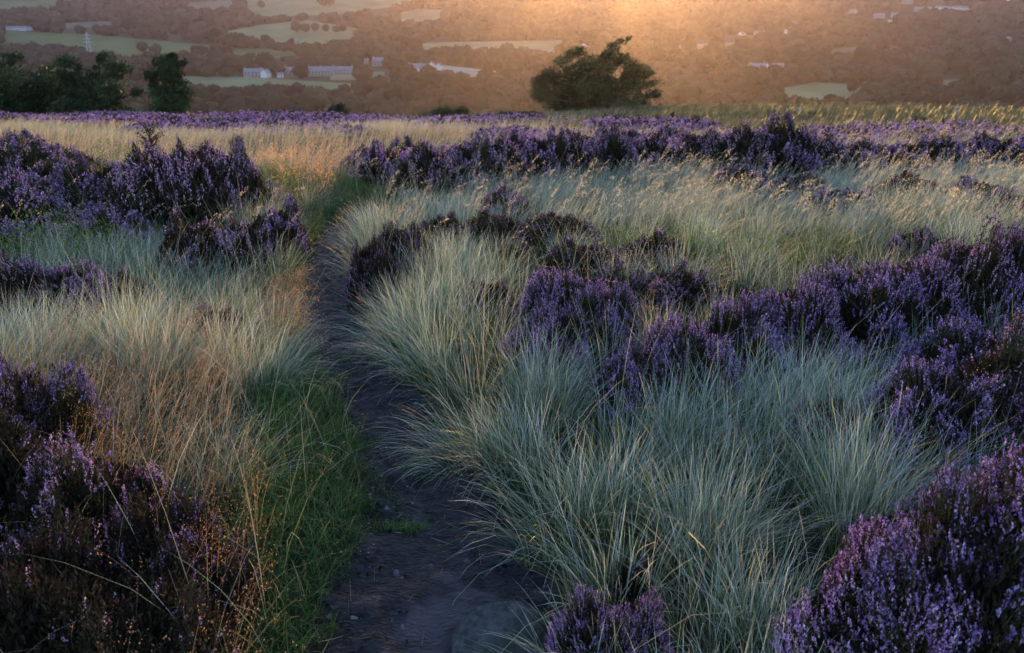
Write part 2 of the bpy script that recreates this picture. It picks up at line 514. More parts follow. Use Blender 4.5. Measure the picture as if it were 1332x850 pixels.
def flakes(P, size, C, elong=1.0, dirv=None):
    """one random triangle at each point, optionally stretched along dirv"""
    n = len(P)
    d = rng.normal(0, 1, (n, 3, 3)); d /= np.linalg.norm(d, axis=2, keepdims=True)
    d = d * np.asarray(size).reshape(-1, 1, 1)
    if dirv is not None:
        pr = (d * dirv[:, None]).sum(2, keepdims=True)
        d = d + dirv[:, None] * pr * (elong - 1)
    V = P[:, None] + d
    f = np.arange(n * 3).reshape(-1, 3)
    return V.reshape(-1, 3), [f], np.repeat(C, 3, 0)


def jit(colr, n, s=.15, hue=.06):
    c = np.asarray(colr, float)[None] * (1 + rng.normal(0, s, (n, 1))) * (1 + rng.normal(0, hue, (n, 3)))
    return np.clip(c, .003, .95)


# zones in photo pixels of the plants' roots
Z_GREEN = [[(270, 900), (420, 900), (520, 715), (500, 600), (450, 520), (415, 455), (365, 462), (320, 560), (300, 650), (300, 760)],
           [(368, 350), (426, 345), (445, 300), (450, 262), (398, 285)], [(430, 300), (500, 262), (505, 232), (440, 238)]]
Z_TAN = [(-400, 500), (60, 480), (160, 470), (290, 470), (312, 520), (290, 660), (220, 720), (-400, 700)]
Z_SAGEL = [[(60, 340), (270, 340), (345, 400), (405, 450), (385, 500), (310, 530), (150, 515), (-200, 520), (-200, 440), (60, 420)], [(60, 330), (300, 320), (310, 360), (80, 380)]]
Z_ORANGE = [(300, 440), (402, 462), (432, 405), (420, 362), (325, 385)]
Z_ORANGE2 = [(330, 262), (445, 262), (450, 205), (335, 200)]
Z_WISP = [(540, 300), (700, 248), (900, 232), (1500, 232), (1500, 345), (1000, 320), (700, 310)]
Z_FGREEN = [(670, 100), (670, 158), (860, 176), (1080, 186), (1600, 190), (1600, 90)]
Z_SAGER = [[(470, 300), (560, 280), (640, 290), (620, 420), (760, 520), (1160, 520), (1190, 640), (1040, 760), (1010, 900), (690, 900), (650, 720), (560, 600), (500, 480), (470, 400)],
           [(1000, 900), (1200, 620), (1300, 640), (1200, 900)]]
Z_DARK = [[(-400, 700), (230, 700), (330, 700), (300, 1000), (-400, 1000)]]

# ------------------------------------------------------------------ near grass
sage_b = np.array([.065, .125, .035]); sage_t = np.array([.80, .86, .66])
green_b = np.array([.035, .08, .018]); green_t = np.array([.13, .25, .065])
tan_b = np.array([.16, .14, .07]); tan_t = np.array([.74, .60, .38])
org_t = np.array([.64, .36, .17])

HEATHER = []          # filled below, used to thin the grass under the bushes


def scatter(xa, xb, ya, yb, dens):
    n = int((xb - xa) * (yb - ya) * dens)
    x = U(xa, xb, n); y = U(ya, yb, n)
    z = hgt(x, y)
    px, py, dep = project(x, y, z)
    ok = (np.abs(px - 666) < 760 + 120 / np.maximum(dep, .6)) & (dep > .6)
    d, hw = path_d(x, y)
    return x[ok], y[ok], z[ok], px[ok], py[ok], dep[ok], d[ok], hw[ok]


# ------------------------------------------------------------------ heather bushes
def heather_meshes(rad, H, ns, nfl, flsize, seed, bloom=1.0, nleaf=26, dark=0.0, pal=0, leafsize=.006, spike=.06, name='heather_bush'):
    global rng
    keep = rng; rng = np.random.default_rng(seed)
    # tips on an uneven dome
    nt_ = max(ns // 13, 30)      # sprigs stand in tufts
    r0 = np.sqrt(U(0, 1, nt_)); a0 = U(0, 6.2832, nt_); hv = U(.84, 1.07, nt_); tl = rng.normal(0, .22, (nt_, 2)); ti0 = rng.integers(0, nt_, ns)
    qx = r0[ti0] * np.cos(a0[ti0]) + rng.normal(0, .062, ns); qy = r0[ti0] * np.sin(a0[ti0]) + rng.normal(0, .062, ns)
    r = np.clip(np.hypot(qx, qy), 0, 1); a = np.arctan2(qy, qx)
    lump = .82 + .26 * noise(np.cos(a) * r * rad + seed, np.sin(a) * r * rad, rad * .45, seed % 4)
    lump2 = 1 + .16 * np.sin(a * 3 + seed) + .10 * np.sin(a * 5 + seed * 2)
    rr = r * rad * lump2
    tx, ty = rr * np.cos(a), rr * np.sin(a)
    tz = H * np.sqrt(np.clip(1 - r**2.6, 0, 1)) * lump * U(.88, 1.04, ns) * hv[ti0]
    tz = np.maximum(tz, H * .06 + U(0, H * .35, ns) * (r > .8))
    tip = np.stack([tx, ty, tz], 1)
    root = np.stack([tx * .38, ty * .38, np.zeros(ns) - .03], 1)
    # sprig direction at the tip: up and outward
    dirv = np.stack([tx / rad * .75, ty / rad * .75, np.full(ns, .85)], 1) + rng.normal(0, .24, (ns, 3)) + np.array([.12, 0, 0])
    dirv[:, :2] += tl[ti0]
    dirv[:, 2] = np.abs(dirv[:, 2]); dirv /= np.linalg.norm(dirv, axis=1, keepdims=True)
    root_o = empty(name)
    # woody stems, curving from the root to the underside of the sprigs
    A = Acc(); m = ns // 3
    K = 4; w = .0022
    P0, P2 = root[:m], tip[:m]; P1 = P0 * .45 + P2 * .55; P1[:, 2] = P2[:, 2] * .35
    V = np.zeros((m, K * 2, 3)); pa = U(0, 6.28, m); side = np.stack([np.cos(pa), np.sin(pa), np.zeros(m)], 1)
    for k in range(K):
        t = k / (K - 1)
        p = (1 - t)**2 * P0 + 2 * t * (1 - t) * P1 + t * t * P2
        ww = w * (1.5 - t)
        V[:, 2 * k] = p - side * ww; V[:, 2 * k + 1] = p + side * ww
    b = np.arange(m)[:, None] * (2 * K)
    q = np.concatenate([b + np.array([2 * k, 2 * k + 1, 2 * k + 3, 2 * k + 2]) for k in range(K - 1)], 0)
    A.add(V.reshape(-1, 3), [q], np.repeat(jit((.075, .045, .032), m, .25), 2 * K, 0))
    A.build('stems', M_stem, parent=root_o)
    # tiny scale leaves packed along each sprig
    A = Acc(); sl = U(.09, .16, ns) * (H / .5) ** .5
    t = U(0, 1, (ns, nleaf)) ** .8
    p = tip[:, None] - dirv[:, None] * (sl[:, None] * t)[..., None] * 1.25 + rng.normal(0, .010 * (H / .5), (ns, nleaf, 3))
    p[..., 2] -= (t**2) * H * .12
    p = p.reshape(-1, 3)
    lc = jit((.038, .036, .018), len(p), .3) if dark < .5 else jit((.048, .029, .022) if leafsize < .008 else (.065, .038, .024), len(p), .4)
    gsel = U(0, 1, len(p)) < .25
    lc[gsel] = jit((.05, .062, .022), int(gsel.sum()), .3)
    dv = np.repeat(dirv, nleaf, 0)
    A.add(*flakes(p, U(.6, 1.35, len(p)) * leafsize, lc, 2.4, dv))
    # inner body of old foliage so that the bush is not see-through
    nb = int(ns * nleaf * .35)
    rb = np.sqrt(U(0, 1, nb)); ab = U(0, 6.28, nb)
    hb = H * np.sqrt(1 - rb**2.6) * U(.02, .78, nb)
    pb = np.stack([rb * rad * .9 * np.cos(ab), rb * rad * .9 * np.sin(ab), hb], 1)
    A.add(*flakes(pb, U(1.2, 2.6, nb) * leafsize, jit((.026, .020, .013), nb, .3), 2.0, np.repeat([[0, 0, 1.]], nb, 0)))
    A.build('foliage', M_foliage, parent=root_o)
    # florets up the sprig tips
    patch = noise(tx + seed * 3, ty, rad * .6, (seed + 1) % 4) * .5 + .5
    has = U(0, 1, ns) < bloom * (.10 + .85 * patch) * np.where(U(0, 1, nt_) < .22, .15, 1.1)[ti0]
    ti, di = tip[has], dirv[has]; k = len(ti)
    t = np.linspace(0, 1, nfl)[None] + U(-.04, .04, (k, nfl))
    sp = spike * U(.6, 1.25, k)
    off = rng.normal(0, 1, (k, nfl, 3)); off -= (off * di[:, None]).sum(2, keepdims=True) * di[:, None]
    off /= np.linalg.norm(off, axis=2, keepdims=True)
    prof = np.sin(np.clip(t, 0, 1) * 2.6 + .35)
    p = ti[:, None] + di[:, None] * ((.25 - t) * sp[:, None])[..., None] + off * (flsize * 1.15 * prof)[..., None]
    pals = [[(.52, .28, .58), (.64, .40, .68), (.38, .19, .48)], [(.62, .33, .54), (.76, .50, .66), (.44, .21, .44)], [(.46, .28, .60), (.56, .37, .68), (.32, .18, .48)]][pal]
    ch = rng.integers(0, 3, k); base = np.array(pals)[ch]
    cc = np.repeat(base[:, None], nfl, 1) * (1 + rng.normal(0, .22, (k, nfl, 1)))
    dead = U(0, 1, (k, nfl)) < np.where(U(0, 1, k) < .12, .8, .10)[:, None]
    cc[dead] = (.16, .09, .07)
    pale = U(0, 1, (k, nfl)) < .10
    cc[pale] = (.80, .64, .80)
    A = Acc()
    A.add(*specks(p.reshape(-1, 3), U(.75, 1.2, k * nfl) * flsize, cc.reshape(-1, 3)))
    A.build('flowers', M_flower, parent=root_o)
    rng = keep
    return root_o


def copy_tree(o, parent=None):
    c = o.copy(); col.objects.link(c)
    if parent is not None: c.parent = parent
    for ch in list(o.children): copy_tree(ch, c)
    return c


PROTO = {
    'n0': lambda: heather_meshes(.5, .5, 2100, 18, .0050, 1, 1.4, 34, pal=0),
    'n1': lambda: heather_meshes(.5, .5, 2100, 18, .0050, 2, 1.5, 34, pal=2),
    'n2': lambda: heather_meshes(.5, .5, 1900, 17, .0050, 3, 1.05, 34, pal=1),
    'b0': lambda: heather_meshes(.5, .5, 1500, 14, .0048, 4, .6, 44, dark=1, pal=0),
    'b1': lambda: heather_meshes(.5, .5, 1500, 14, .0048, 5, .20, 44, dark=1, pal=1),
    'm0': lambda: heather_meshes(.5, .5, 1100, 9, .0088, 6, 1.8, 22, pal=0, leafsize=.010, spike=.075),
    'm1': lambda: heather_meshes(.5, .5, 1100, 9, .0088, 7, 1.7, 22, pal=1, leafsize=.010, spike=.075),
    'm2': lambda: heather_meshes(.5, .5, 1000, 8, .0080, 8, .5, 26, dark=1, pal=1, leafsize=.011, spike=.075),
    'f0': lambda: heather_meshes(.5, .5, 420, 5, .015, 9, 1.3, 12, pal=1, leafsize=.02, spike=.09),
    'f1': lambda: heather_meshes(.5, .5, 420, 5, .015, 10, .9, 12, pal=0, leafsize=.02, spike=.09),
}
_made = {}

# (root px, root py, width px, height px, kind, label)
B = [
    # bottom right mass
    (1155, 895, 230, 170, 'n0', 'leftmost heather bush of the big purple mass in the bottom right corner'),
    (1250, 900, 300, 215, 'n1', 'large bright violet heather bush at the very bottom right'),
    (1370, 885, 320, 235, 'n0', 'heather bush cut off by the right edge in the bottom corner'),
    (1190, 775, 190, 105, 'n2', 'pinkish heather bush forming the upper left shoulder of the bottom right mass'),
    (1290, 770, 230, 118, 'n0', 'violet heather bush behind the bottom right mass, lit along its crest'),
    (1395, 750, 240, 125, 'n1', 'heather bush at the right edge above the bottom corner mass'),
    # right middle dark mound
    (1215, 605, 190, 120, 'n1', 'dark violet heather bush at the left end of the right hand mound'),
    (1310, 600, 200, 150, 'n2', 'dark heather bush with pink tips at the right edge halfway down'),
    (1270, 540, 190, 110, 'n1', 'heather bush behind the dark mound at the right edge'),
    (1385, 545, 180, 120, 'n0', 'dark heather bush half out of the frame halfway down the right side'),
    (1075, 575, 100, 60, 'b0', 'small dark heather tuft alone in the pale grass right of centre'),
    (1160, 625, 70, 60, 'b1', 'small brown heather tuft at the foot of the right hand mound'),
    # diagonal bank
    (828, 536, 115, 84, 'n1', 'lowest and leftmost heather bush of the long diagonal bank'),
    (893, 520, 130, 94, 'n0', 'violet heather bush second from the lower end of the diagonal bank'),
    (960, 500, 135, 98, 'n1', 'heather bush third from the lower end of the diagonal bank'),
    (1030, 482, 135, 104, 'n0', 'heather bush in the middle of the diagonal bank'),
    (1105, 464, 140, 100, 'n1', 'bright violet heather bush just right of the middle of the diagonal bank'),
    (1180, 448, 145, 104, 'n0', 'tall heather bush near the upper end of the diagonal bank'),
    (1255, 440, 150, 116, 'n2', 'tall pink tipped heather bush high on the diagonal bank'),
    (1330, 436, 160, 125, 'n1', 'tall heather bush where the diagonal bank meets the right edge'),
    (1062, 440, 90, 45, 'n2', 'low heather bush tucked behind the middle of the diagonal bank'),
    (1145, 408, 90, 45, 'm0', 'heather bush behind the upper part of the diagonal bank'),
    (1222, 388, 100, 58, 'm1', 'pinkish heather bush on the crest behind the diagonal bank'),
    (1300, 380, 120, 70, 'm0', 'rounded heather bush on the crest at the right edge behind the diagonal bank'),
    (1190, 340, 60, 45, 'm1', 'small rounded magenta heather bush standing out above the pale grass'),
    (940, 545, 80, 40, 'b0', 'small sprawling heather tuft below the lower end of the diagonal bank'),
    # centre heather
    (725, 484, 120, 82, 'n0', 'bright violet heather bush in the centre, nearest the pale grass'),
    (785, 466, 115, 92, 'n1', 'violet heather bush at the right side of the central clump'),
    (735, 440, 125, 90, 'n0', 'pink flushed heather bush in the middle of the central clump'),
    (800, 415, 125, 62, 'n2', 'thin heather bush with scattered flowers behind the central clump'),
    (880, 398, 110, 48, 'n2', 'sparse bluish heather bush right of the central clump'),
    (955, 405, 80, 34, 'b1', 'brown nearly flowerless heather bush between the central clump and diagonal bank'),
    (850, 352, 110, 36, 'm2', 'dull heather bush in the green patch above the central clump'),
    (760, 366, 110, 42, 'm2', 'brown heather bush just behind the central clump'),
    (640, 410, 70, 50, 'b0', 'small faded heather bush within the big pale tussocks'),
    (655, 350, 60, 40, 'b1', 'small brown heather tuft at the back of the big pale tussocks'),
    # beside path right
    (488, 398, 70, 95, 'b0', 'dark heather bush leaning over the right side of the path'),
    (520, 360, 80, 75, 'b0', 'dark heather bush behind the one that overhangs the path'),
    (575, 325, 80, 38, 'm2', 'brownish heather bush behind the path side bushes'),
    (640, 325, 90, 42, 'm2', 'dead looking brown heather bush under the small pink clump'),
    (720, 320, 90, 36, 'm2', 'brown heather bush right of the small pink clump'),
    (655, 288, 66, 40, 'm1', 'small pale pink heather clump in front of the long band'),
    # left beside path
    (362, 328, 80, 52, 'm0', 'small pink and violet heather bush left of the path bend'),
    (315, 345, 90, 50, 'm1', 'greyish heather bush with faded flowers left of the path bend'),
    (255, 350, 90, 55, 'm2', 'dull brown heather bush in the pale grass on the left'),
    (280, 450, 90, 55, 'b0', 'low heather bush with violet sprigs in the left pale grass'),
    (330, 470, 50, 35, 'b0', 'small heather tuft between the left pale grass and the path verge'),
    # left middle
    (25, 415, 130, 75, 'n2', 'pink and violet heather bush at the left edge halfway down'),
    (95, 420, 120, 75, 'n0', 'violet heather bush next to the left edge halfway down'),
    (160, 405, 90, 55, 'b0', 'dark heather bush at the right end of the left middle row'),
    # bottom left
    (20, 625, 190, 150, 'n1', 'violet heather bush at the left edge beside the tan grass'),
    (-70, 700, 260, 200, 'b0', 'dark heather bush mostly outside the left edge'),
    (120, 735, 230, 135, 'n2', 'dark heather bush with pink lit sprigs in the lower left'),
    (210, 785, 190, 130, 'b0', 'thin dark heather bush right of the pink lit one in the lower left'),
    (280, 805, 130, 100, 'b1', 'brown seedy heather bush next to the green verge'),
    (40, 885, 280, 170, 'b1', 'almost flowerless dark heather bush in the bottom left corner'),
    (190, 900, 250, 140, 'b1', 'dark brown heather bush along the bottom edge left of the verge'),
    # bottom centre
    (768, 888, 115, 100, 'n1', 'small violet heather bush beside the grey rock at the bottom'),
    (825, 870, 90, 90, 'n0', 'small violet heather bush right of the one beside the rock'),
    (820, 790, 70, 60, 'b0', 'little sprig heather tuft within the grass above the bottom edge'),
]
# long band and other middle distance mounds
L1 = [(505, 243, 80, 45), (555, 252, 80, 55), (605, 250, 80, 55), (650, 243, 80, 55), (700, 236, 85, 52), (750, 229, 85, 48), (800, 226, 85, 45), (850, 222, 85, 42)]
ordn = ['first', 'second', 'third', 'fourth', 'fifth', 'sixth', 'seventh', 'eighth', 'ninth', 'tenth', 'eleventh', 'twelfth', 'thirteenth', 'fourteenth']
for i, (a, bq, w, h) in enumerate(L1):
    B.append((a, bq, w, h, ['m0', 'm1'][i % 2], f'{ordn[i]} purple heather mound from the path in the front row of the long band'))
L2 = [(480, 225, 70, 30), (545, 222, 75, 32), (615, 220, 80, 35), (680, 214, 80, 34), (745, 208, 80, 32), (810, 202, 80, 30), (870, 200, 80, 30)]
for i, (a, bq, w, h) in enumerate(L2):
    B.append((a, bq, w, h, ['m1', 'm0'][i % 2], f'{ordn[i]} purple heather mound from the path in the back row of the long band'))
L3 = [(915, 216, 90, 46), (968, 222, 90, 58), (1018, 226, 95, 66), (1068, 228, 85, 50), (1120, 228, 85, 46), (1172, 226, 90, 44), (1225, 224, 90, 46), (1280, 222, 90, 48), (1335, 222, 95, 48)]
for i, (a, bq, w, h) in enumerate(L3):
    B.append((a, bq, w, h, ['m1', 'm1', 'm0'][i % 3], f'{ordn[i]} heather mound from the left on the ridge above the wispy grass'))
L4 = [(960, 250, 90, 34), (1035, 262, 90, 34), (1090, 275, 80, 30), (1180, 262, 90, 34), (1270, 270, 95, 36), (1335, 285, 80, 34)]
for i, (a, bq, w, h) in enumerate(L4):
    B.append((a, bq, w, h, 'm2' if i % 2 else 'm0', f'{ordn[i]} heather bush from the left poking out of the wispy grass below the ridge'))
L5 = [(15, 262, 120, 62), (80, 272, 110, 58), (140, 285, 110, 62), (200, 290, 110, 80), (255, 288, 100, 84), (305, 278, 90, 70)]
for i, (a, bq, w, h) in enumerate(L5):
    B.append((a, bq, w, h, ['m0', 'm1', 'm0', 'm1', 'm1', 'm0'][i], f'{ordn[i]} heather mound from the left edge in the front of the big left bank'))
L6 = [(-20, 225, 110, 46), (40, 232, 100, 44), (95, 242, 90, 40), (215, 248, 90, 46), (270, 246, 90, 50), (20, 310, 120, 60), (90, 318, 90, 40), (150, 320, 90, 44)]
for i, (a, bq, w, h) in enumerate(L6):
    B.append((a, bq, w, h, ['m1', 'm0'][i % 2], f'{ordn[i]} heather mound of the left bank, counted left to right behind its front row' if i < 5 else
              ['low violet heather mound at the left edge below the big bank', 'low violet heather mound second from the edge below the big bank', 'low violet heather mound at the foot of the big bank'][i - 5]))
BUSH_XY = []
for i, (px, py, wpx, hpx, kind, lab) in enumerate(B):
    x, y = at(px, py, .8, 200)
    z = float(hgt(x, y))
    D = math.sqrt(x * x + y * y + (CAMZ - z)**2)
    dep = y * CP - (z - CAMZ) * SP
    w = wpx * dep / F * 1.12
    h = hpx * dep / F / math.cos(math.atan2(CAMZ - z, y)) * 1.0
    if px > 800 and 430 < py < 530: h *= 1.12
    h *= {'n': 1.12, 'b': 1.05, 'm': 1.30 if px < 890 else 1.10}[kind[0]]
    h = min(h, .85)
    if kind not in _made:
        o = PROTO[kind](); _made[kind] = o
    else:
        o = copy_tree(_made[kind])
    o.location = (x, y, z - .01)
    o.rotation_euler = (0, 0, U(0, 6.28))
    s = w
    o.scale = (s, s * U(.9, 1.15), h / .5 * .98)
    if s > 1.5: o.scale[1] = 1.4
    tag(o, lab, 'heather', 'heather bushes on the moor')
    BUSH_XY.append((x, y, w / 2, .42 if kind in ('b0', 'b1', 'm2') else 0))
BX = np.array(BUSH_XY)


def bush_thin(x, y, keep_inside=.12, rr=.78, front=0):
    """True where a plant may stand: thin out beneath the bushes"""
    inside = np.zeros(len(x), bool); let = np.zeros(len(x))
    for bx, by, br, soft in BX:
        sh = front * br * (.3 if soft else 1); k = math.hypot(bx, by)
        q = (x - bx * (1 - sh / k))**2 + (y - by * (1 - sh / k))**2 < (br * (rr + front * .3))**2
        inside |= q; let = np.where(q, soft, let)
    return ~inside | (U(0, 1, len(x)) < np.maximum(keep_inside, let))


# ---- tussock grass, near (roots within 9 m)
def zone(px, py, polys):
    r = np.zeros(len(px), bool)
    for p in (polys if isinstance(polys[0], list) else [polys]): r |= inpoly(px, py, p)
    return r


def clampz(px, py):
    return np.clip(px, -390, 1590), np.clip(py, 100, 895)


A_sage, A_short, A_tan, A_seed, A_bent = Acc(), Acc(), Acc(), Acc(), Acc()


def tussocks(x, y, z, dep, nb, L, w, cb, ct, acc, lean, leanamt, spread=.09, splay=.75, stray=.06, seg=4):
    """many blades for each tussock centre"""
    n = len(x)
    if n == 0: return
    cnt = rng.poisson(nb, n); idx = np.repeat(np.arange(n), cnt); m = len(idx)
    r = spread * np.sqrt(U(0, 1, m)); a = U(0, 6.2832, m)
    bx = x[idx] + r * np.cos(a); by = y[idx] + r * np.sin(a)
    bz = hgt(bx, by) - .005
    # lean = outward from the tussock centre + the common lean
    ox = np.cos(a) * (r / spread) * splay + np.cos(lean[idx]) * leanamt[idx] + rng.normal(0, .30, m)
    oy = np.sin(a) * (r / spread) * splay + np.sin(lean[idx]) * leanamt[idx] + rng.normal(0, .30, m)
    az = np.arctan2(oy, ox); bend = np.clip(np.hypot(ox, oy) * np.where(U(0, 1, m) < .12, 1.9, 1), .08, 2.1)
    h = L[idx] * U(.45, 1.12, m)
    hue = rng.normal(0, 1, n)[idx]
    cbm = jit(cb, m, .3); ctm = jit(ct, m, .3)
    dry = (U(0, 1, m) < .22)[:, None]
    ctm = np.where(dry, jit((.52, .43, .27), m, .2), ctm)
    grn = (U(0, 1, m) < .22)[:, None]
    ctm = np.where(grn, jit((.22, .34, .14), m, .2), ctm)
    k = (1 + .12 * hue)[:, None]
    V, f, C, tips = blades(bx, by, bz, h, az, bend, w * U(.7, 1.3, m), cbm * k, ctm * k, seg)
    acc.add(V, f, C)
    return tips, az


def sel(arrs, m): return [a[m] for a in arrs]


# 1. sage tussocks (right of the path, and left pale patch)
S = scatter(-6, 6.5, 1.2, 10.5, 26)
x, y, z, px, py, dep, d, hw = S
cx_, cy_ = clampz(px, py)
inz = zone(cx_, cy_, Z_SAGER) | zone(cx_, cy_, Z_SAGEL)
gen = ~(zone(cx_, cy_, Z_GREEN) | zone(cx_, cy_, Z_TAN) | zone(cx_, cy_, Z_DARK) | zone(cx_, cy_, Z_ORANGE) | zone(cx_, cy_, Z_ORANGE2)) & (U(0, 1, len(x)) < .35)
ok = (inz | gen) & (np.abs(d) > hw + .035 + .05 * noise(x, y, .5, 3)) & bush_thin(x, y, .10, .8, .45)
x, y, z, px, py, dep, d, hw = sel(S, ok)
nearpath = np.exp(-np.clip(np.abs(d) - hw, 0, 5) / .28)
side = np.sign(d)
wind = np.full(len(x), .35)
lx = np.cos(wind) * .30 * (1 - nearpath) - side * nearpath * .75
ly = np.sin(wind) * .30 * (1 - nearpath) - .15 * nearpath
patch = noise(x, y, .8, 2)
Ls = np.clip(.37 + .07 * patch - .022 * np.maximum(y - 3.5, 0), .20, .5) * np.where(py > 760, .85, 1)
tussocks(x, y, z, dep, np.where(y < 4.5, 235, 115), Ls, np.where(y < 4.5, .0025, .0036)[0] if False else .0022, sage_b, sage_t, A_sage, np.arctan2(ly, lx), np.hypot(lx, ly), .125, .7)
print('sage', A_sage.n)

# fine underlayer over everything not path so that soil rarely shows
S = scatter(-6, 6.5, 1.0, 10.5, 900)
x, y, z, px, py, dep, d, hw = S
cx_, cy_ = clampz(px, py)
ok = (np.abs(d) > hw * (1.0 + .15 * noise(x, y, .25, 1)) + .02) & bush_thin(x, y, .25) & (U(0, 1, len(x)) < np.clip(6 / dep, .4, 1))
dk = zone(cx_, cy_, Z_DARK); ok &= ~(dk & (U(0, 1, len(x)) < .75))
x, y, z, px, py, dep, d, hw = sel(S, ok); n = len(x)
gb = jit(green_b * .9, n, .3); gt = jit((.12, .18, .06), n, .3)
dryu = (U(0, 1, n) < .3)[:, None]; gt = np.where(dryu, jit((.30, .24, .13), n, .25), gt)
V, f, C, _ = blades(x, y, z, U(.08, .24, n), U(0, 6.28, n), U(.2, 1.2, n), U(.002, .0045, n), gb, gt, 3)
A_short.add(V, f, C)

# 2. short green verge
S = scatter(-3.2, .8, 1.2, 10.5, 7500)
x, y, z, px, py, dep, d, hw = S
cx_, cy_ = clampz(px, py)
ragged = .06 * noise(x, y, .25, 2) + .035 * noise(x, y, .10, 3)
ok = zone(cx_, cy_, Z_GREEN) & (np.abs(d) > hw * .95 + ragged) & bush_thin(x, y, .3)
ok &= U(0, 1, len(x)) < np.clip(5 / dep, .35, 1)
x, y, z, px, py, dep, d, hw = sel(S, ok); n = len(x)
t = (noise(x, y, .5, 1) * .5 + .5)[:, None]
az = U(0, 6.28, n) * .5 + 5.6
az = np.where(U(0, 1, n) < .55, rng.normal(-.5, .6, n), U(0, 6.28, n))
gt = jit(green_t, n, .2) * (1 - t * .35)
yl = (U(0, 1, n) < .10)[:, None]; gt = np.where(yl, jit((.36, .32, .12), n, .2), gt)
Lg = U(.06, .17, n) * np.clip(.6 + (np.abs(d) - hw) * 2.2, .5, 1.35)
V, f, C, _ = blades(x, y, z, Lg, az, U(.3, 1.3, n), U(.0018, .0034, n), jit(green_b, n, .2), gt, 3)
A_short.add(V, f, C)
# mat of green creeping in on the path
for mx_, my_, rx, ry in ((470, 655, .10, .035), (545, 612, .07, .04), (470, 580, .06, .05), (440, 500, .06, .05), (452, 470, .05, .05), (520, 690, .05, .02), (585, 560, .05, .06)):
    gx_, gy_ = at(mx_, my_)
    n = 450
    x = gx_ + rng.normal(0, rx, n); y = gy_ + rng.normal(0, ry, n)
    V, f, C, _ = blades(x, y, hgt(x, y), U(.015, .05, n), U(0, 6.28, n), U(.3, 1.2, n), U(.002, .003, n), jit(green_b, n, .2), jit(green_t, n, .2), 2)
    A_short.add(V, f, C)

# 3. tan fine grass on the left + orange bent
def bent(x, y, z, L, colr, nspk, acc_s, acc_b, lean=.2, sz=.0022, headlen=.14, w=.0014, amt=(.15, .7)):
    n = len(x)
    if n == 0: return
    az = np.where(U(0, 1, n) < .6, rng.normal(lean, .6, n), U(0, 6.28, n))
    bend = U(amt[0], amt[1], n)
    V, f, C, tips = blades(x, y, z, L, az, bend, np.full(n, w), jit(tan_b, n, .2), jit(colr, n, .15), 4)
    acc_s.add(V, f, C)
    # open panicle: fine specks in a spindle round the upper stem
    V = V.reshape(n, -1, 3); up = V[:, -1] - V[:, -3]; up /= np.linalg.norm(up, axis=1, keepdims=True) + 1e-9
    t = U(0, 1, (n, nspk)); hl = headlen * U(.6, 1.2, n)
    rad = np.sin(t * 3.0 + .1) * hl[:, None] * .22
    p = tips[:, None] - up[:, None] * (t * hl[:, None])[..., None] + rng.normal(0, 1, (n, nspk, 3)) * rad[..., None] * .7
    p = p.reshape(-1, 3)
    acc_b.add(*flakes(p, U(.7, 1.3, len(p)) * sz, jit(colr, len(p), .2), 2.2, np.repeat(up, nspk, 0)))


S = scatter(-5.5, -.1, 1.5, 6.5, 1700)
x, y, z, px, py, dep, d, hw = S
cx_, cy_ = clampz(px, py)
zt = zone(cx_, cy_, Z_TAN)
ok = zt & bush_thin(x, y, .12) & (np.abs(d) > hw + .12)
x, y, z, px, py, dep, d, hw = sel(S, ok); n = len(x)
tanness = np.clip((300 - px) / 300, 0, 1)
cc = jit(tan_t, n, .18)
V, f, C, _ = blades(x, y, z, U(.14, .38, n), rng.normal(.25, .8, n), U(.25, 1.3, n), U(.0016, .003, n), jit(tan_b, n, .2), cc, 4)
A_tan.add(V, f, C)
S = scatter(-4.5, -.1, 1.5, 6.5, 520)
x, y, z, px, py, dep, d, hw = S
cx_, cy_ = clampz(px, py)
ok = (zone(cx_, cy_, Z_TAN) | (zone(cx_, cy_, [(200, 700), (330, 640), (350, 760), (320, 900), (220, 900)]) & (U(0, 1, len(x)) < .8))) & bush_thin(x, y, .5) & (np.abs(d) > hw + .1)
x, y, z, px, py, dep, d, hw = sel(S, ok)
bent(x, y, z, U(.2, .42, len(x)), org_t, 34, A_tan, A_bent, sz=.0015)
S = scatter(-4, -.3, 1.3, 4.5, 60)
x, y, z, px, py, dep, d, hw = S
cx_, cy_ = clampz(px, py)
ok = zone(cx_, cy_, Z_DARK) & (U(0, 1, len(x)) < sstep(0, 260, px) * .9 + .1)
x, y, z, px, py, dep, d, hw = sel(S, ok)
bent(x, y, z, U(.3, .52, len(x)), (.50, .36, .24), 40, A_tan, A_bent, sz=.0015, headlen=.17)
# orange low patches by the path bend
for Zp, dn, (l0, l1) in ((Z_ORANGE, 2300, (.10, .21)), (Z_ORANGE2, 110, (.15, .36))):
    S = scatter(-6, 0, 3, 13, dn)
    x, y, z, px, py, dep, d, hw = S
    ok = zone(px + 22 * noise(x, y, .9, 1), py + 12 * noise(x, y, .7, 2), Zp) & bush_thin(x, y, .2) & (np.abs(d) > hw + .03)
    x, y, z, px, py, dep, d, hw = sel(S, ok)
    bent(x, y, z, U(l0, l1, len(x)), (.60, .36, .18), 16, A_tan, A_bent, amt=(.6, 1.5) if Zp is Z_ORANGE else (.15, .8), sz=.0026 if Zp is Z_ORANGE else .007, w=.002 if Zp is Z_ORANGE else .004)

# scattered bent and seed stems everywhere near: thin warm flecks
S = scatter(-6, 6.5, 1.4, 9, 9)
x, y, z, px, py, dep, d, hw = S
ok = (np.abs(d) > hw + .05)
x, y, z, px, py, dep, d, hw = sel(S, ok)
bent(x, y, z, U(.35, .62, len(x)), (.50, .38, .24), 26, A_tan, A_bent, sz=.0016, headlen=.12, amt=(.2, 1.2))
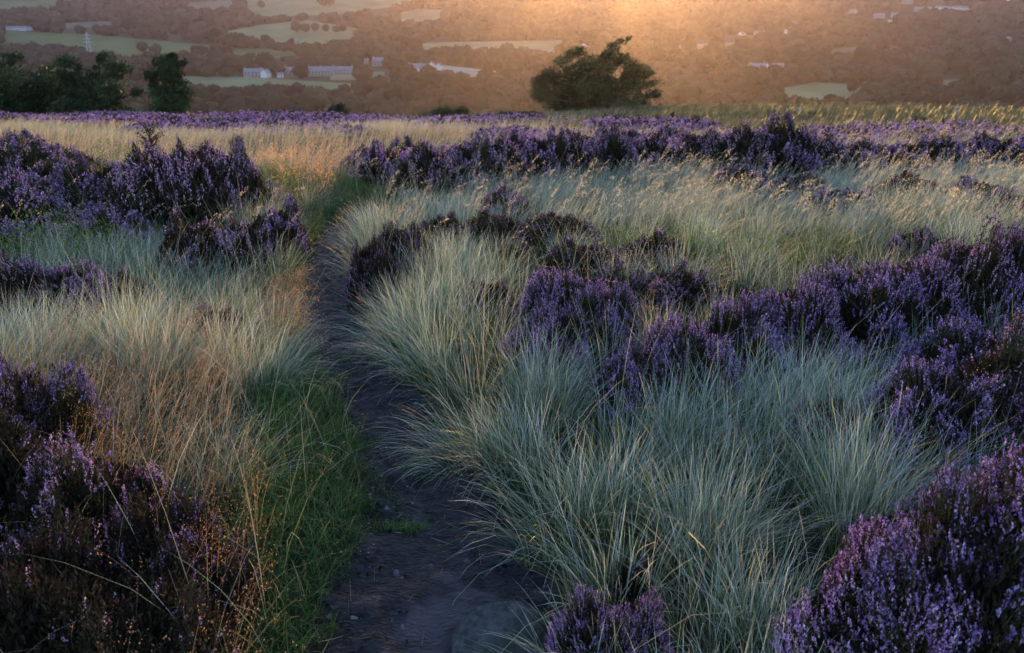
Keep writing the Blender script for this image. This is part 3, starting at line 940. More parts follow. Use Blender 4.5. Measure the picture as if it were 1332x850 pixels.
# long stray straws arching over path and bushes
S = scatter(-6, 6.5, 1.4, 9, 85)
x, y, z, px, py, dep, d, hw = S
ok = (np.abs(d) > hw + .08)
x, y, z, px, py, dep, d, hw = sel(S, ok); n = len(x)
V, f, C, _ = blades(x, y, z, U(.32, .62, n) * np.where(U(0, 1, n) < .12, 1.35, 1), U(0, 6.28, n), U(.3, 1.4, n), U(.0013, .0026, n), jit((.18, .19, .1), n, .2), jit((.62, .60, .48), n, .2), 4)
A_sage.add(V, f, C)
# dead straws lying on the path
n = 260
y = U(1.6, 6.2, n); cxx = np.interp(y, PATH[:, 1], PATH[:, 0]); hww = np.interp(y, PATH[:, 1], PATH[:, 2])
x = cxx + U(-1, 1, n) * hww
V, f, C, _ = blades(x, y, hgt(x, y) + .022, U(.03, .14, n), U(0, 6.28, n), np.full(n, 1.15), U(.001, .0025, n), jit((.16, .13, .10), n, .3), jit((.34, .28, .2), n, .3), 2, dr=1.1)
V[:, 2] = hgt(V[:, 0], V[:, 1]) + .022 + U(0, .004, len(V))
A_tan.add(V, f, C)

# crumbs of peat, grit and bits of root trodden into the path
n = 5200
y = U(1.5, 7.5, n); cxx = np.interp(y, PATH[:, 1], PATH[:, 0]); hww = np.interp(y, PATH[:, 1], PATH[:, 2])
u = U(-1, 1, n); u = np.sign(u) * np.abs(u)**.7; x = cxx + u * hww * 1.1
kz = (noise(x, y, .3, 1) > -.1) | (np.abs(u) > .6); x, y, u = x[kz], y[kz], u[kz]; n = len(x)
A_cr = Acc()
tone = np.where((U(0, 1, n) < .35)[:, None], jit((.20, .19, .20), n, .3), jit((.025, .022, .024), n, .4))
A_cr.add(*specks(np.stack([x, y, hgt(x, y) + .016], 1), .002 + .013 * U(0, 1, n)**4, tone))
tag(A_cr.build('peat_crumbs', M_seed), 'crumbs of peat and grit lying on the trodden path', 'grit', kind='stuff')

# 4. wispy pale grass band with nodding cream heads
S = scatter(-1.5, 9, 6.2, 13, 620)
x, y, z, px, py, dep, d, hw = S
ok = (zone(px, py, Z_WISP) | ((U(0, 1, len(x)) < .25) & (px > 500) & (py < 330))) & bush_thin(x, y, .06, .85, .6)
x, y, z, px, py, dep, d, hw = sel(S, ok); n = len(x)
mixp = (noise(x, y, 1.1, 3) * .5 + .5)[:, None]
ctw = jit((.70, .67, .52), n, .18) * (1 - mixp * .4) + jit((.26, .32, .2), n, .2) * mixp * .5
V, f, C, tips = blades(x, y, z, U(.16, .36, n), rng.normal(.3, .5, n), U(.3, 1.1, n), U(.003, .006, n), jit(sage_b, n, .2), ctw, 4)
A_sage.add(V, f, C)
S = scatter(-1.5, 9, 6.0, 14, 40)
x, y, z, px, py, dep, d, hw = S
ok = (U(0, 1, len(x)) < .12 + .88 * sstep(640, 800, px)) & (zone(px, py, Z_WISP) | ((px > 700) & (py < 300) & (U(0, 1, len(x)) < .4))) & bush_thin(x, y, .25, .85, .5)
x, y, z, px, py, dep, d, hw = sel(S, ok); n = len(x)
def plume(x, y, z, L, colr, acc_s, acc_b, ns=30, sz=.0052, w=.003, hl=.11, lean=.25):
    n = len(x)
    az = rng.normal(lean, .5, n); bend = U(.35, 1.0, n)
    V, f, C, tips = blades(x, y, z, L, az, bend, np.full(n, w), jit(sage_b, n, .2), jit((.5, .42, .28), n, .15), 4)
    acc_s.add(V, f, C)
    V = V.reshape(n, -1, 3); up = V[:, -1] - V[:, -3]; up /= np.linalg.norm(up, axis=1, keepdims=True) + 1e-9
    t = U(-.6, 1, (n, ns)); h = hl * U(.7, 1.3, n)
    p = tips[:, None] - up[:, None] * (t * h[:, None])[..., None] * .8
    p[..., 2] -= np.clip(-t, 0, 1) ** 2 * .04
    p = p + rng.normal(0, .006, p.shape)
    p = p.reshape(-1, 3)
    acc_b.add(*flakes(p, U(.7, 1.3, len(p)) * sz, jit(colr, len(p), .15), 2.2, np.repeat(up, ns, 0)))
plume(x, y, z, U(.28, .5, n), (.62, .50, .33), A_sage, A_seed)
# a few plumes on the left bank and around
S = scatter(-6, 0, 5.5, 11, 14)
x, y, z, px, py, dep, d, hw = S
ok = np.abs(d) > hw + .1
x, y, z, px, py, dep, d, hw = sel(S, ok); n = len(x)
plume(x, y, z, U(.35, .55, n), (.5, .38, .28), A_sage, A_seed)

# 5. middle and far moor grass
def beltmask(x, y, px, py):
    a = (y > 17.5) & (y < 56) & ((px < 690 + 20 * noise(x, y, 4, 1)) | ((py > 160) & (y < 30))) & (px < 905) & (py < 176) & (noise(x, y * .5, 3.2, 2) + .45 * noise(x, y, 1.2, 1) > .30 - 1.25 * np.exp(-((py - 157 - (px - 300) * .006) / 9)**2) + .5 * sstep(160, 0, px))
    b = (y > 18) & (y < 30) & (px > 820) & (py > 176) & (noise(x, y * .6, 3, 2) > .35)
    c = (y > 12) & (y < 24) & (noise(x, y * .6, 2.2, 3) > .15) & (((py < 206) & (px > 690)) | ((px > 880) & (py > 178)))
    d = (y > 12) & (y < 26) & (noise(x, y, 1.6, 1) > .62) & (px < 700) & (px > 280)
    return a | b | c | d

A_far = Acc()
def farband(y0, y1, dens, w, L0, L1, acc):
    X = .68 * y1 + 3
    n = int(2 * X * (y1 - y0) * dens)
    x = U(-X, X, n); y = U(y0, y1, n)
    ok = np.abs(x) < .66 * y + 3; x, y = x[ok], y[ok]
    z = hgt(x, y); px, py, dep = project(x, y, z); n = len(x)
    ok = bush_thin(x, y, .05, .85, .6)
    bm_ = beltmask(x, y, px, py) | beltmask(x * (1 + .5 / y), y + .5, px, py)
    ok &= ~bm_ | (U(0, 1, len(x)) < .22)
    x, y, z, px, py = x[ok], y[ok], z[ok], px[ok], py[ok]; n = len(x)
    px = px + 60 * noise(x, y, 3.0, 1); py = py + 3 * noise(x, y, 3.0, 2)
    # colour: tan on left/centre, green-brown on the right far side
    tt = (noise(x, y, 2.2, 3) * .5 + .5)[:, None]
    tanc = jit((.62, .53, .38), n, .16) * (1 - tt) + jit((.48, .50, .37), n, .16) * tt
    grn = jit((.16, .17, .08), n, .2) * (1 - tt) + jit((.24, .18, .09), n, .2) * tt
    g = sstep(650, 820, px) * (1 - sstep(168, 196, py - (px - 700) * .04))
    gw = (U(0, 1, n) < g)[:, None]
    ct = np.where(gw, grn, tanc)
    cbb = np.where(gw, jit((.05, .06, .025), n, .2), jit((.22, .17, .09), n, .2))
    V, f, C, tips = blades(x, y, z, U(L0, L1, n), rng.normal(.2, .7, n), U(.2, .9, n), w * U(.7, 1.3, n), cbb, ct, 2)
    acc.add(V, f, C)
farband(9.5, 16, 210, .007, .22, .42, A_far)
farband(16, 26, 110, .012, .18, .36, A_far)
farband(26, 42, 55, .018, .15, .30, A_far)
farband(42, 68, 22, .03, .15, .32, A_far)
# taller rough green grass on the shoulder to the right (photo right, below the hawthorn)
n = 34000
y = U(24, 54, n); x = U(-1, .72, n) * y
z = hgt(x, y); px, py, dep = project(x, y, z)
ok = (px > 675 + 30 * noise(x, y, 4, 1)); x, y, z, px = x[ok], y[ok], z[ok], px[ok]; n = len(x)
tt = (noise(x, y, 6, 2) * .5 + .5)[:, None] * sstep(800, 1100, px)[:, None]
V, f, C, _ = blades(x, y, z, U(.2, .5, n), rng.normal(.2, .6, n), U(.3, 1.0, n), U(.02, .04, n), jit((.035, .05, .02), n, .2), jit((.055, .085, .035), n, .25) * (1 - tt) + jit((.11, .085, .045), n, .25) * tt, 3)
A_far.add(V, f, C)

# blades building
tag(A_sage.build('pale_grass', M_grass), 'pale sage coloured moor grass in long wind combed tussocks beside the path', 'grass', kind='stuff')
tag(A_short.build('green_grass', M_short), 'short dark green grass of the path verge and underlayer', 'grass', kind='stuff')
tag(A_tan.build('dry_grass', M_grass), 'dry tan grass of fine stems on the left of the path', 'grass', kind='stuff')
tag(A_bent.build('bent_grass_heads', M_seed), 'reddish haze of fine bent grass seed heads', 'grass', kind='stuff')
tag(A_seed.build('grass_plumes', M_seed), 'cream nodding grass seed plumes leaning with the wind', 'grass', kind='stuff')
tag(A_far.build('distant_moor_grass', M_grass), 'straw coloured grass stretching over the far edge of the moor', 'grass', kind='stuff')
print('blades v', A_sage.n, A_short.n, A_tan.n, A_bent.n, A_seed.n, A_far.n)

# ------------------------------------------------------------------ far heather belt as ground cover
A_hf, A_hl = Acc(), Acc()
def belt(n, y0, y1, fn, size):
    y = U(y0, y1, n); x = U(-.66, .68, n) * y
    z = hgt(x, y); px, py, dep = project(x, y, z)
    ok = fn(x, y, px, py); x, y, z = x[ok], y[ok], z[ok]; m = len(x)
    k = 34
    rad = size * U(.5, 1.3, m)
    d = rng.normal(0, 1, (m, k, 3)); d[..., 2] = np.abs(d[..., 2]); d /= np.linalg.norm(d, axis=2, keepdims=True)
    p = np.stack([x, y, z], 1)[:, None] + d * rad[:, None, None] * np.array([1.1, 1.1, .75]) * U(.8, 1.1, (m, k, 1))
    top = d[..., 2].ravel() > .30
    p = p.reshape(-1, 3)
    pal = np.array([(.54, .30, .52), (.68, .42, .58), (.40, .21, .46)])
    base = np.repeat(pal[rng.integers(0, 3, m)], k, 0)
    fl = top & (U(0, 1, len(p)) < .8)
    A_hf.add(*specks(p[fl], U(.6, 1.2, int(fl.sum())) * size * .13, base[fl] * (1 + rng.normal(0, .2, (int(fl.sum()), 1)))))
    A_hl.add(*flakes(p[~fl], U(.7, 1.3, int((~fl).sum())) * size * .28, jit((.04, .035, .02), int((~fl).sum()), .3)))
belt(17000, 12, 22, beltmask, .21)
belt(19000, 22, 56, beltmask, .34)
fo = A_hf.build('distant_heather', M_flower)
tag(fo, 'belt of purple heather in bloom along the far edge of the moor', 'heather', kind='stuff')
fo2 = A_hl.build('distant_heather_foliage', M_foliage)
tag(fo2, 'dark foliage of the far heather belt', 'heather', kind='stuff')

# ------------------------------------------------------------------ bilberry clumps
def bilberry(seed, n=1500, s=.009, colr=(.13, .19, .03)):
    global rng
    keep = rng; rng = np.random.default_rng(seed)
    root = empty('bilberry_bush')
    A = Acc(); m = 90
    r = np.sqrt(U(0, 1, m)) * .5; a = U(0, 6.28, m)
    V, f, C, _ = blades(r * np.cos(a) * .8, r * np.sin(a) * .8, np.zeros(m), U(.2, .4, m), a, U(.1, .7, m), np.full(m, .004), jit((.05, .06, .02), m), jit((.08, .1, .03), m), 3)
    A.add(V, f, C); A.build('stems', M_stem, parent=root)
    A = Acc()
    r = np.sqrt(U(0, 1, n)) * .5; a = U(0, 6.28, n)
    h = .4 * np.sqrt(1 - (r / .5)**2.4 * .95) * U(.35, 1.05, n)
    p = np.stack([r * np.cos(a), r * np.sin(a), h], 1)
    A.add(*flakes(p, U(.8, 1.6, n) * s, jit(colr, n, .3, .1), 1.5, rng.normal(0, .6, (n, 3))))
    A.build('leaves', M_leaf, parent=root)
    rng = keep
    return root
bil = [(160, 232, 120, 30, 'yellow green bilberry bush topping the big left heather bank'),
       (360, 262, 80, 32, 'yellow green bilberry bush at the right foot of the left bank'),
       (60, 345, 130, 45, 'dark green bilberry bush at the left below the heather bank'),
       (130, 355, 110, 40, 'dark green bilberry bush right of its twin below the left bank'),
       (900, 345, 130, 32, 'green bilberry bush in the hollow behind the central heather'),
       (990, 360, 130, 36, 'green bilberry bush in the hollow nearer the diagonal bank'),
       (1075, 350, 110, 32, 'green bilberry bush in the hollow at its right hand end'),
       (820, 335, 90, 26, 'green bilberry bush in the hollow at its left hand end'),
       (590, 158, 40, 8, 'bright green low bush in the far heather belt')]
bp0 = None
for i, (px, py, w, h, lab) in enumerate(bil):
    if bp0 is None: bp0 = bilberry(5); o = bp0
    else: o = copy_tree(bp0)
    x, y = at(px, py, .8, 200); z = float(hgt(x, y)); dep = y * CP - (z - CAMZ) * SP
    o.location = (x, y, z); o.scale = (w * dep / F, w * dep / F * .8, h * dep / F / .4 * 1.7); o.rotation_euler = (0, 0, U(0, 6))
    tag(o, lab, 'bush', 'bilberry bushes among the heather')

# ------------------------------------------------------------------ rocks
def rock(name, cx, cy, sx, sy, sz, seed, lab, cat='rock', group=None, sink=.3, mat=None, tilt=(0, 0, 0)):
    import bmesh
    bm = bmesh.new(); bmesh.ops.create_icosphere(bm, subdivisions=4, radius=1)
    r = np.random.default_rng(seed)
    planes = [(Vector(r.normal(0, 1, 3)).normalized(), r.uniform(.55, .85)) for _ in range(9)]
    for v in bm.verts:
        for n, d in planes:
            k = v.co.dot(n)
            if k > d: v.co -= n * (k - d) * .97
        v.co *= 1 + .02 * math.sin(v.co.x * 9 + seed) * math.cos(v.co.y * 7) + .008 * math.sin(v.co.z * 31 + v.co.x * 23)
        v.co.x *= sx; v.co.y *= sy; v.co.z *= sz
    me = bpy.data.meshes.new(name); bm.to_mesh(me); bm.free()
    for p in me.polygons: p.use_smooth = True
    me.materials.append(mat or M_rock)
    o = bpy.data.objects.new(name, me); col.objects.link(o)
    o.location = (cx, cy, float(hgt(cx, cy)) + sz * (1 - sink) - sz * .4); o.rotation_euler = tilt
    return tag(o, lab, cat, group)
M_rock = noise_mat('gritstone', (.035, .038, .038), (.095, .095, .095), 38, .85, 1.0, 8, (.045, .052, .038), 9)
M_peatclod = noise_mat('dried_peat', (.05, .05, .055), (.13, .13, .14), 60, .95, .6)
gx_, gy_ = at(655, 842)
import bmesh
bm = bmesh.new()
for q in [(-.15, -.10, -.05), (-.14, .08, -.05), (.13, .10, -.05), (.15, -.08, -.05), (-.13, -.06, .0), (-.11, .05, .005), (-.075, .045, .045), (-.05, .055, .06), (.02, .06, .068), (.075, .05, .066), (.115, .03, .05),
          (.06, -.015, .062), (.0, -.06, .045), (-.05, -.085, .02), (.11, -.05, .03), (.05, -.10, .005), (.14, .0, .015)]:
    bm.verts.new(q)
bmesh.ops.convex_hull(bm, input=bm.verts)
bmesh.ops.bevel(bm, geom=list(bm.edges), offset=.006, segments=2, affect='EDGES')
bmesh.ops.triangulate(bm, faces=bm.faces)
bmesh.ops.subdivide_edges(bm, edges=[e for e in bm.edges if e.calc_length() > .02], cuts=3, use_grid_fill=True)
for v in bm.verts:
    q = v.co; v.co += Vector((0, 0, 1)) * .0025 * math.sin(q.x * 95 + q.y * 40) * math.cos(q.y * 110 - q.x * 30) + Vector((1, 0, 0)) * .002 * math.sin(q.z * 160 + q.y * 60)
me = bpy.data.meshes.new('rock'); bm.to_mesh(me); bm.free(); me.materials.append(M_rock)
o = bpy.data.objects.new('rock', me); col.objects.link(o); o.location = (gx_ - .02, gy_ + .02, float(hgt(gx_, gy_)) + .03); o.rotation_euler = (.08, -.05, .15)
tag(o, 'grey gritstone rock half buried at the right of the path by the bottom edge', 'rock')
gx_, gy_ = at(730, 880)
stones = [(515, 750, .035, .018, .008, 'flat pale flake of peat on the left of the path near the bottom'),
          (560, 741, .020, .012, .010, 'small dark stone in the middle of the path'),
          (608, 735, .022, .016, .014, 'small raised stone on the right half of the path'),
          (490, 745, .03, .014, .006, 'thin crust of pale peat at the very left of the path'),
          (455, 823, .02, .014, .007, 'small pale stone at the left path edge near the bottom'),
          (520, 448, .03, .02, .012, 'stone on the right side of the path where it narrows'),
          (478, 520, .025, .014, .01, 'small stone at the left side of the path halfway along')]
for i, (a, bq, sx_, sy_, sz_, lab) in enumerate(stones):
    x, y = at(a, bq)
    rock('stone', x, y, sx_, sy_, sz_, 20 + i, lab, 'stone', 'stones on the path', .1, M_peatclod, (0, 0, U(0, 3)))

# ------------------------------------------------------------------ mid trees and bushes
def tree(name, px0, px1, ytop, ybase, D, lab, cat='tree', lean=0, seed=1, nleaf=9000, lsz=.075, limbs=11, dense=1.0, blobs=None, group=None):
    """px0..px1 and ytop..ybase: outline in the photo; D: distance. A crown of leaf clumps on limbs."""
    global rng
    keep = rng; rng = np.random.default_rng(seed)
    cxp_ = (px0 + px1) / 2
    y = D; xg = (cxp_ - 666) / F * D
    z = float(hgt(xg, y))
    k = D / F * 1.0
    dz_top = CAMZ - (ytop - 40) * k * 1.02
    H = dz_top - z; W = (px1 - px0) * k
    root = empty(name, (xg, y, z))
    tag(root, lab, cat, group)
    tb = MB()
    tb.tube([(0, 0, -.3), (.02 * lean, 0, H * .16), (lean * .10 * W, 0, H * .34)], [.05 * H * .5 + .05, .035 * H * .5 + .04, .03 * H * .5], 8)
    lb = MB(); clumps = []
    for i in range(limbs):
        if blobs: bx, bz, br = blobs[i % len(blobs)]
        else:
            a = U(-.9, .9); bx = math.sin(a) * .42; bz = .40 + .5 * math.cos(a) * U(.6, 1); br = U(.13, .2)
        ex = bx * W; ez = bz * H; ey = U(-.3, .3) * W
        s0 = (lean * .06 * W, 0, H * U(.14, .32))
        lb.tube([s0, (ex * .45, ey * .45, (s0[2] + ez) * .5 - .03 * H), (ex, ey, ez)], [.018 * H, .012 * H, .005 * H], 5)
        clumps.append((ex, ey, ez, br * W))
        for q in range(5):
            u = U(.4, 1); f = br * W
            clumps.append((ex * u + U(-.9, .9) * f, ey * u + U(-.9, .9) * f, ez * (.5 + .5 * u) + U(-.7, .6) * f, f * U(.35, .7)))
    C = np.array(clumps); wts = C[:, 3]**1.6; wts /= wts.sum()
    idx = rng.choice(len(C), nleaf, p=wts)
    d = rng.normal(0, 1, (nleaf, 3)); d /= np.linalg.norm(d, axis=1, keepdims=True)
    rr = U(0, 1, nleaf)**.5 * np.where(U(0, 1, nleaf) < .16, 1.38, 1)
    p = C[idx, :3] + d * (C[idx, 3] * rr)[:, None] * np.array([1.15, 1, .75])
    p[:, 0] += lean * .12 * np.clip(p[:, 2] - H * .5, 0, 9)
    ok = p[:, 2] > .02 * H; p = p[ok]; n = len(p)
    tone = (1 + .35 * np.sin(C[idx[ok], 0] * 5 + C[idx[ok], 2] * 7))[:, None]
    A = Acc()
    dv = np.repeat([[.8, 0, .6]], n, 0) + rng.normal(0, .35, (n, 3))
    A.add(*flakes(p, U(.7, 1.4, n) * lsz, jit((.028, .055, .022), n, .25) * tone, 1.9, dv))
    tb.build('trunk', M_bark, root, True)
    lb.build('limbs', M_bark, root, True)
    A.build('crown', M_tree, parent=root)
    rng = keep
    return root


tree('hawthorn_tree', 690, 846, 50, 147, 58, 'broad dark windswept hawthorn tree standing alone right of centre at the moor edge', lean=1.2, seed=5, nleaf=52000, lsz=.065, limbs=28,
     blobs=[(-.40, .32, .09), (-.42, .46, .06), (-.36, .56, .08), (-.26, .70, .07), (-.20, .82, .05), (-.16, .87, .03), (-.10, .70, .07), (-.2, .5, .12), (0, .42, .14), (-.02, .68, .09), (.06, .80, .06), (.13, .90, .035), (.17, .97, .022), (.19, 1.0, .014), (.10, .66, .10),
            (.22, .74, .07), (.3, .64, .08), (.40, .60, .06), (.46, .56, .05), (.36, .44, .09), (.44, .34, .06), (.2, .34, .13), (-.05, .24, .14), (-.3, .2, .12), (-.46, .30, .04), (.3, .2, .12), (.1, .15, .14), (.47, .46, .035)])
tree('dense_tree', -40, 80, 60, 147, 60, 'dark tree at the left edge with a broad rounded crown', seed=7, nleaf=24000, lsz=.09, limbs=14,
     blobs=[(-.4, .12, .18), (-.1, .12, .2), (.2, .12, .2), (.42, .14, .16), (-.3, .5, .2), (-.1, .75, .16), (.1, .85, .10), (.2, .6, .18), (.35, .45, .14), (0, .4, .22), (-.35, .3, .18), (.3, .25, .16), (.44, .7, .07), (-.3, .8, .1)], group='dark trees at the moor edge')
tree('dense_tree', 40, 130, 82, 147, 64, 'lower dark tree in the gap between the two large left trees', seed=8, nleaf=17000, lsz=.085, limbs=14, blobs=[(-.35, .12, .2), (0, .12, .22), (.35, .12, .2), (-.3, .4, .25), (0, .5, .25), (.3, .45, .25), (-.2, .8, .16), (.2, .72, .18), (.45, .6, .12), (-.45, .7, .1)], group='dark trees at the moor edge')
tree('dense_tree', 84, 196, 64, 146, 60, 'large dark tree with ragged top second from the upright one on the left', seed=9, nleaf=26000, lsz=.085, limbs=18, lean=.5,
     blobs=[(-.35, .12, .16), (-.1, .12, .18), (.15, .1, .18), (.36, .12, .13), (-.3, .72, .13), (-.12, .86, .11), (.04, .92, .07), (.18, .78, .13), (.35, .78, .09), (.3, .5, .15), (0, .5, .2), (-.3, .42, .17), (.44, .42, .07), (.1, .25, .2), (-.2, .2, .2), (.4, .2, .1), (-.42, .6, .06)], group='dark trees at the moor edge')
tree('upright_tree', 204, 262, 66, 143, 58, 'narrow upright dark tree standing apart on the left of the moor edge', seed=10, nleaf=20000, lsz=.075, limbs=14, lean=.5,
     blobs=[(-.1, .86, .16), (.12, .92, .11), (.3, .84, .09), (-.25, .68, .18), (.15, .66, .22), (-.3, .42, .2), (.2, .42, .24), (0, .25, .28), (.35, .25, .16), (-.3, .2, .18), (.38, .5, .1)])
for a, c0, t0, b0, dd, sd, lab in [(433, 460, 124, 156, 46, 21, 'small round dark bush on the skyline of the moor left of centre'),
                                   (554, 594, 131, 158, 46, 22, 'low spreading dark bush on the moor edge'),
                                   (588, 612, 130, 158, 46, 23, 'small upright dark bush right beside the low spreading one'),
                                   (644, 670, 138, 160, 44, 24, 'small grey green bush at the moor edge left of the hawthorn'),
                                   (670, 706, 141, 160, 43, 25, 'low dark flat bush in front of the hawthorn foot'),
                                   (380, 406, 134, 156, 45, 27, 'tiny dark bush left of the round one on the moor edge')]:
    tree('dark_bush', a, c0, t0, b0, dd, lab, 'bush', seed=sd, nleaf=2600, lsz=.06, limbs=8, group='dark bushes at the moor edge',
         blobs=[(-.3, .5, .22), (0, .62, .28), (.28, .5, .22), (-.1, .3, .3), (.2, .25, .28), (-.35, .2, .18), (.38, .25, .15), (.1, .75, .18)])
# dead heather sapling on the left bank
xs_, ys_ = at(203, 236)
sap = empty('dead_sapling', (xs_, ys_, float(hgt(xs_, ys_))))
tag(sap, 'thin dead looking twiggy sapling sticking up behind the left heather bank', 'sapling')
mb = MB(); A = Acc(); kk = ys_ / F
mb.tube([(0, 0, 0), (.01, 0, .3), (-.01, 0, 66 * kk)], [.012, .009, .004], 5)
rng2 = np.random.default_rng(4); pts = []
for i in range(34):
    h = rng2.uniform(30, 64) * kk; a = rng2.uniform(0, 6.28); l = rng2.uniform(.05, .15)
    e = np.array((math.cos(a) * l, math.sin(a) * l, h + l * .9))
    mb.tube([(0, 0, h), e * np.array([.6, .6, 1]) - (0, 0, l * .2), e], [.005, .003, .002], 4); pts += [e * (1 - u) + np.array((0, 0, h)) * u for u in np.linspace(-.1, .8, 12)]
mb.build('twigs', M_bark, sap)
pts = np.array(pts) + rng2.normal(0, .012, (len(pts), 3))
A.add(*flakes(pts, np.full(len(pts), .014), jit((.07, .035, .035), len(pts), .3))); A.build('foliage', M_foliage, parent=sap)

# ------------------------------------------------------------------ valley woodland
_ico_v = None
def ico(sub):
    import bmesh
    bm = bmesh.new(); bmesh.ops.create_icosphere(bm, subdivisions=sub, radius=1)
    v = np.array([q.co[:] for q in bm.verts]); f = np.array([[q.index for q in p.verts] for p in bm.faces]); bm.free()
    return v, f
IV, IF = ico(2)
HOUSE_PX = []
def crowns(x, y, z, W, H, colr, acc, nfl=46):
    n = len(x)
    ph = U(0, 6.28, (n, 3))
    v = IV[None] * np.ones((n, 1, 1))
    bump = 1 + .16 * np.sin(v[..., 0] * 4.5 + ph[:, :1]) * np.cos(v[..., 1] * 4 + ph[:, 1:2]) + .10 * np.sin(v[..., 2] * 7 + v[..., 0] * 6 + ph[:, 2:3])
    bump = bump + rng.normal(0, .05, bump.shape)
    v = v * bump[..., None] * np.stack([W, W, H], 1)[:, None] * .5
    v[..., 2] += (H * .5)[:, None]
    c = np.stack([x, y, z], 1)[:, None]
    V = (v + c).reshape(-1, 3)
    f = (np.arange(n)[:, None, None] * len(IV) + IF[None]).reshape(-1, 3)
    C = np.repeat(colr, len(IV), 0) * (1 + rng.normal(0, .10, (n * len(IV), 1)))
    acc.add(V, [f], C)
    if nfl:
        d = rng.normal(0, 1, (n, nfl, 3)); d /= np.linalg.norm(d, axis=2, keepdims=True)
        d[..., 2] = np.where(d[..., 2] < -.3, -d[..., 2], d[..., 2])
        p = c + d * np.stack([W, W, H], 1)[:, None] * .5 * U(.88, 1.1, (n, nfl, 1)); p[..., 2] += (H * .5)[:, None]
        cc = np.repeat(colr, nfl, 0) * (1 + rng.normal(0, .3, (n * nfl, 1)))
        acc.add(*flakes(p.reshape(-1, 3), np.repeat(W, nfl) * U(.05, .12, n * nfl), cc))


def tree_tone(n):
    pal = np.array([(.034, .040, .024), (.050, .050, .028), (.028, .032, .020), (.058, .046, .032), (.042, .048, .03)])
    return pal[rng.integers(0, len(pal), n)] * (1 + rng.normal(0, .18, (n, 1)))


# houses first so that the woods leave them clear
HOUSES = [  # px, py(base), D approx given by the land, length m, depth, wall height, roof, rot, material, chimneys, label
    (22, 40, 34, 8, 4.5, .12, 'w', 2, 'long white farmhouse at the far left edge below the wooded hill'),
    (37, 40, 14, 7, 4, -.2, 'w', 1, 'small white outbuilding right of the far left farmhouse'),
    (82, 92, 12, 8, 5.5, 1.2, 's', 2, 'pale gabled house half hidden by dark trees at the far left'),
    (330, 100, 20, 9, 5, .1, 's', 2, 'grey stone house at the left end of the middle hamlet'),
    (346, 101, 9, 8, 5, 1.3, 'w', 1, 'small white gabled house beside the left end of the hamlet'),
    (378, 96, 12, 7, 4.5, .2, 's', 1, 'little stone cottage between the two halves of the hamlet'),
    (365, 101, 6, 5, 3, 0, 'w', 0, 'tiny white shed in front of the little stone cottage'),
    (418, 99, 28, 11, 5.5, .15, 's', 3, 'large stone house with long pale roof in the middle of the hamlet'),
    (447, 97, 22, 9, 5, .25, 's', 2, 'stone house joined to the right of the large hamlet house'),
    (475, 84, 9, 7, 4.5, .1, 's', 1, 'small house on the slope behind the hamlet, left of two'),
    (492, 86, 14, 9, 6.5, .5, 's', 1, 'taller house on the slope behind the hamlet, right of two'),
    (475, 95, 10, 6, 3, .15, 'w', 0, 'small bright white building at the right end of the hamlet'),
    (548, 93, 30, 9, 5, .12, 'w', 3, 'long white farmhouse left of the pale stubble field'),
    (562, 93, 9, 10, 6, 1.45, 'w', 1, 'white gabled cross wing on the farmhouse near the stubble field'),
    (571, 92, 8, 7, 5, 1.4, 'w', 1, 'smaller white gable at the right end of the stubble field farm'),
    (759, 66, 11, 9, 7, 1.4, 'w', 1, 'lone white gabled house just above the hawthorn tree'),
    (965, 49, 18, 9, 6, .9, 'w', 1, 'bright white house at the left of the row on the hazy slope'),
    (988, 47, 20, 9, 5, .1, 's', 2, 'dim stone house right of the bright white one'),
    (1022, 44, 6, 6, 6, 1.3, 'w', 1, 'tiny white house on the slope right of the dim stone one'),
    (984, 93, 20, 9, 5.5, .2, 's', 2, 'stone house above the right hand meadow'),
    (997, 91, 9, 7, 4.5, 1.3, 'w', 1, 'small white gable next to the stone house above the right hand meadow'),
    (1012, 90, 14, 7, 4, .1, 's', 0, 'low barn behind the stone house above the right hand meadow'),
    (1109, 19, 16, 10, 7, .2, 's', 2, 'left house of the upper right village'),
    (1143, 24, 24, 10, 6, .1, 's', 2, 'wide house in the middle of the upper right village'),
    (1163, 23, 12, 10, 6.5, .1, 's', 1, 'narrow house right of the wide one in the upper right village'),
    (1158, 30, 7, 6, 4, .3, 'w', 0, 'tiny bright white shed below the upper right village'),
    (1200, 15, 40, 9, 6, .08, 's', 3, 'left terrace of the upper right village with pale fronts'),
    (1238, 14, 80, 9, 6, .06, 'w', 5, 'longest white terrace of houses near the top right corner'),
    (1180, 5, 30, 9, 6, .1, 's', 2, 'row of houses above the left terrace at the top right'),
    (1310, 56, 12, 9, 6, .3, 's', 1, 'faint stone house on the wooded slope at the right edge'),
    (1315, 3, 20, 9, 6, .2, 'w', 1, 'pale house in the very top right corner'),
]
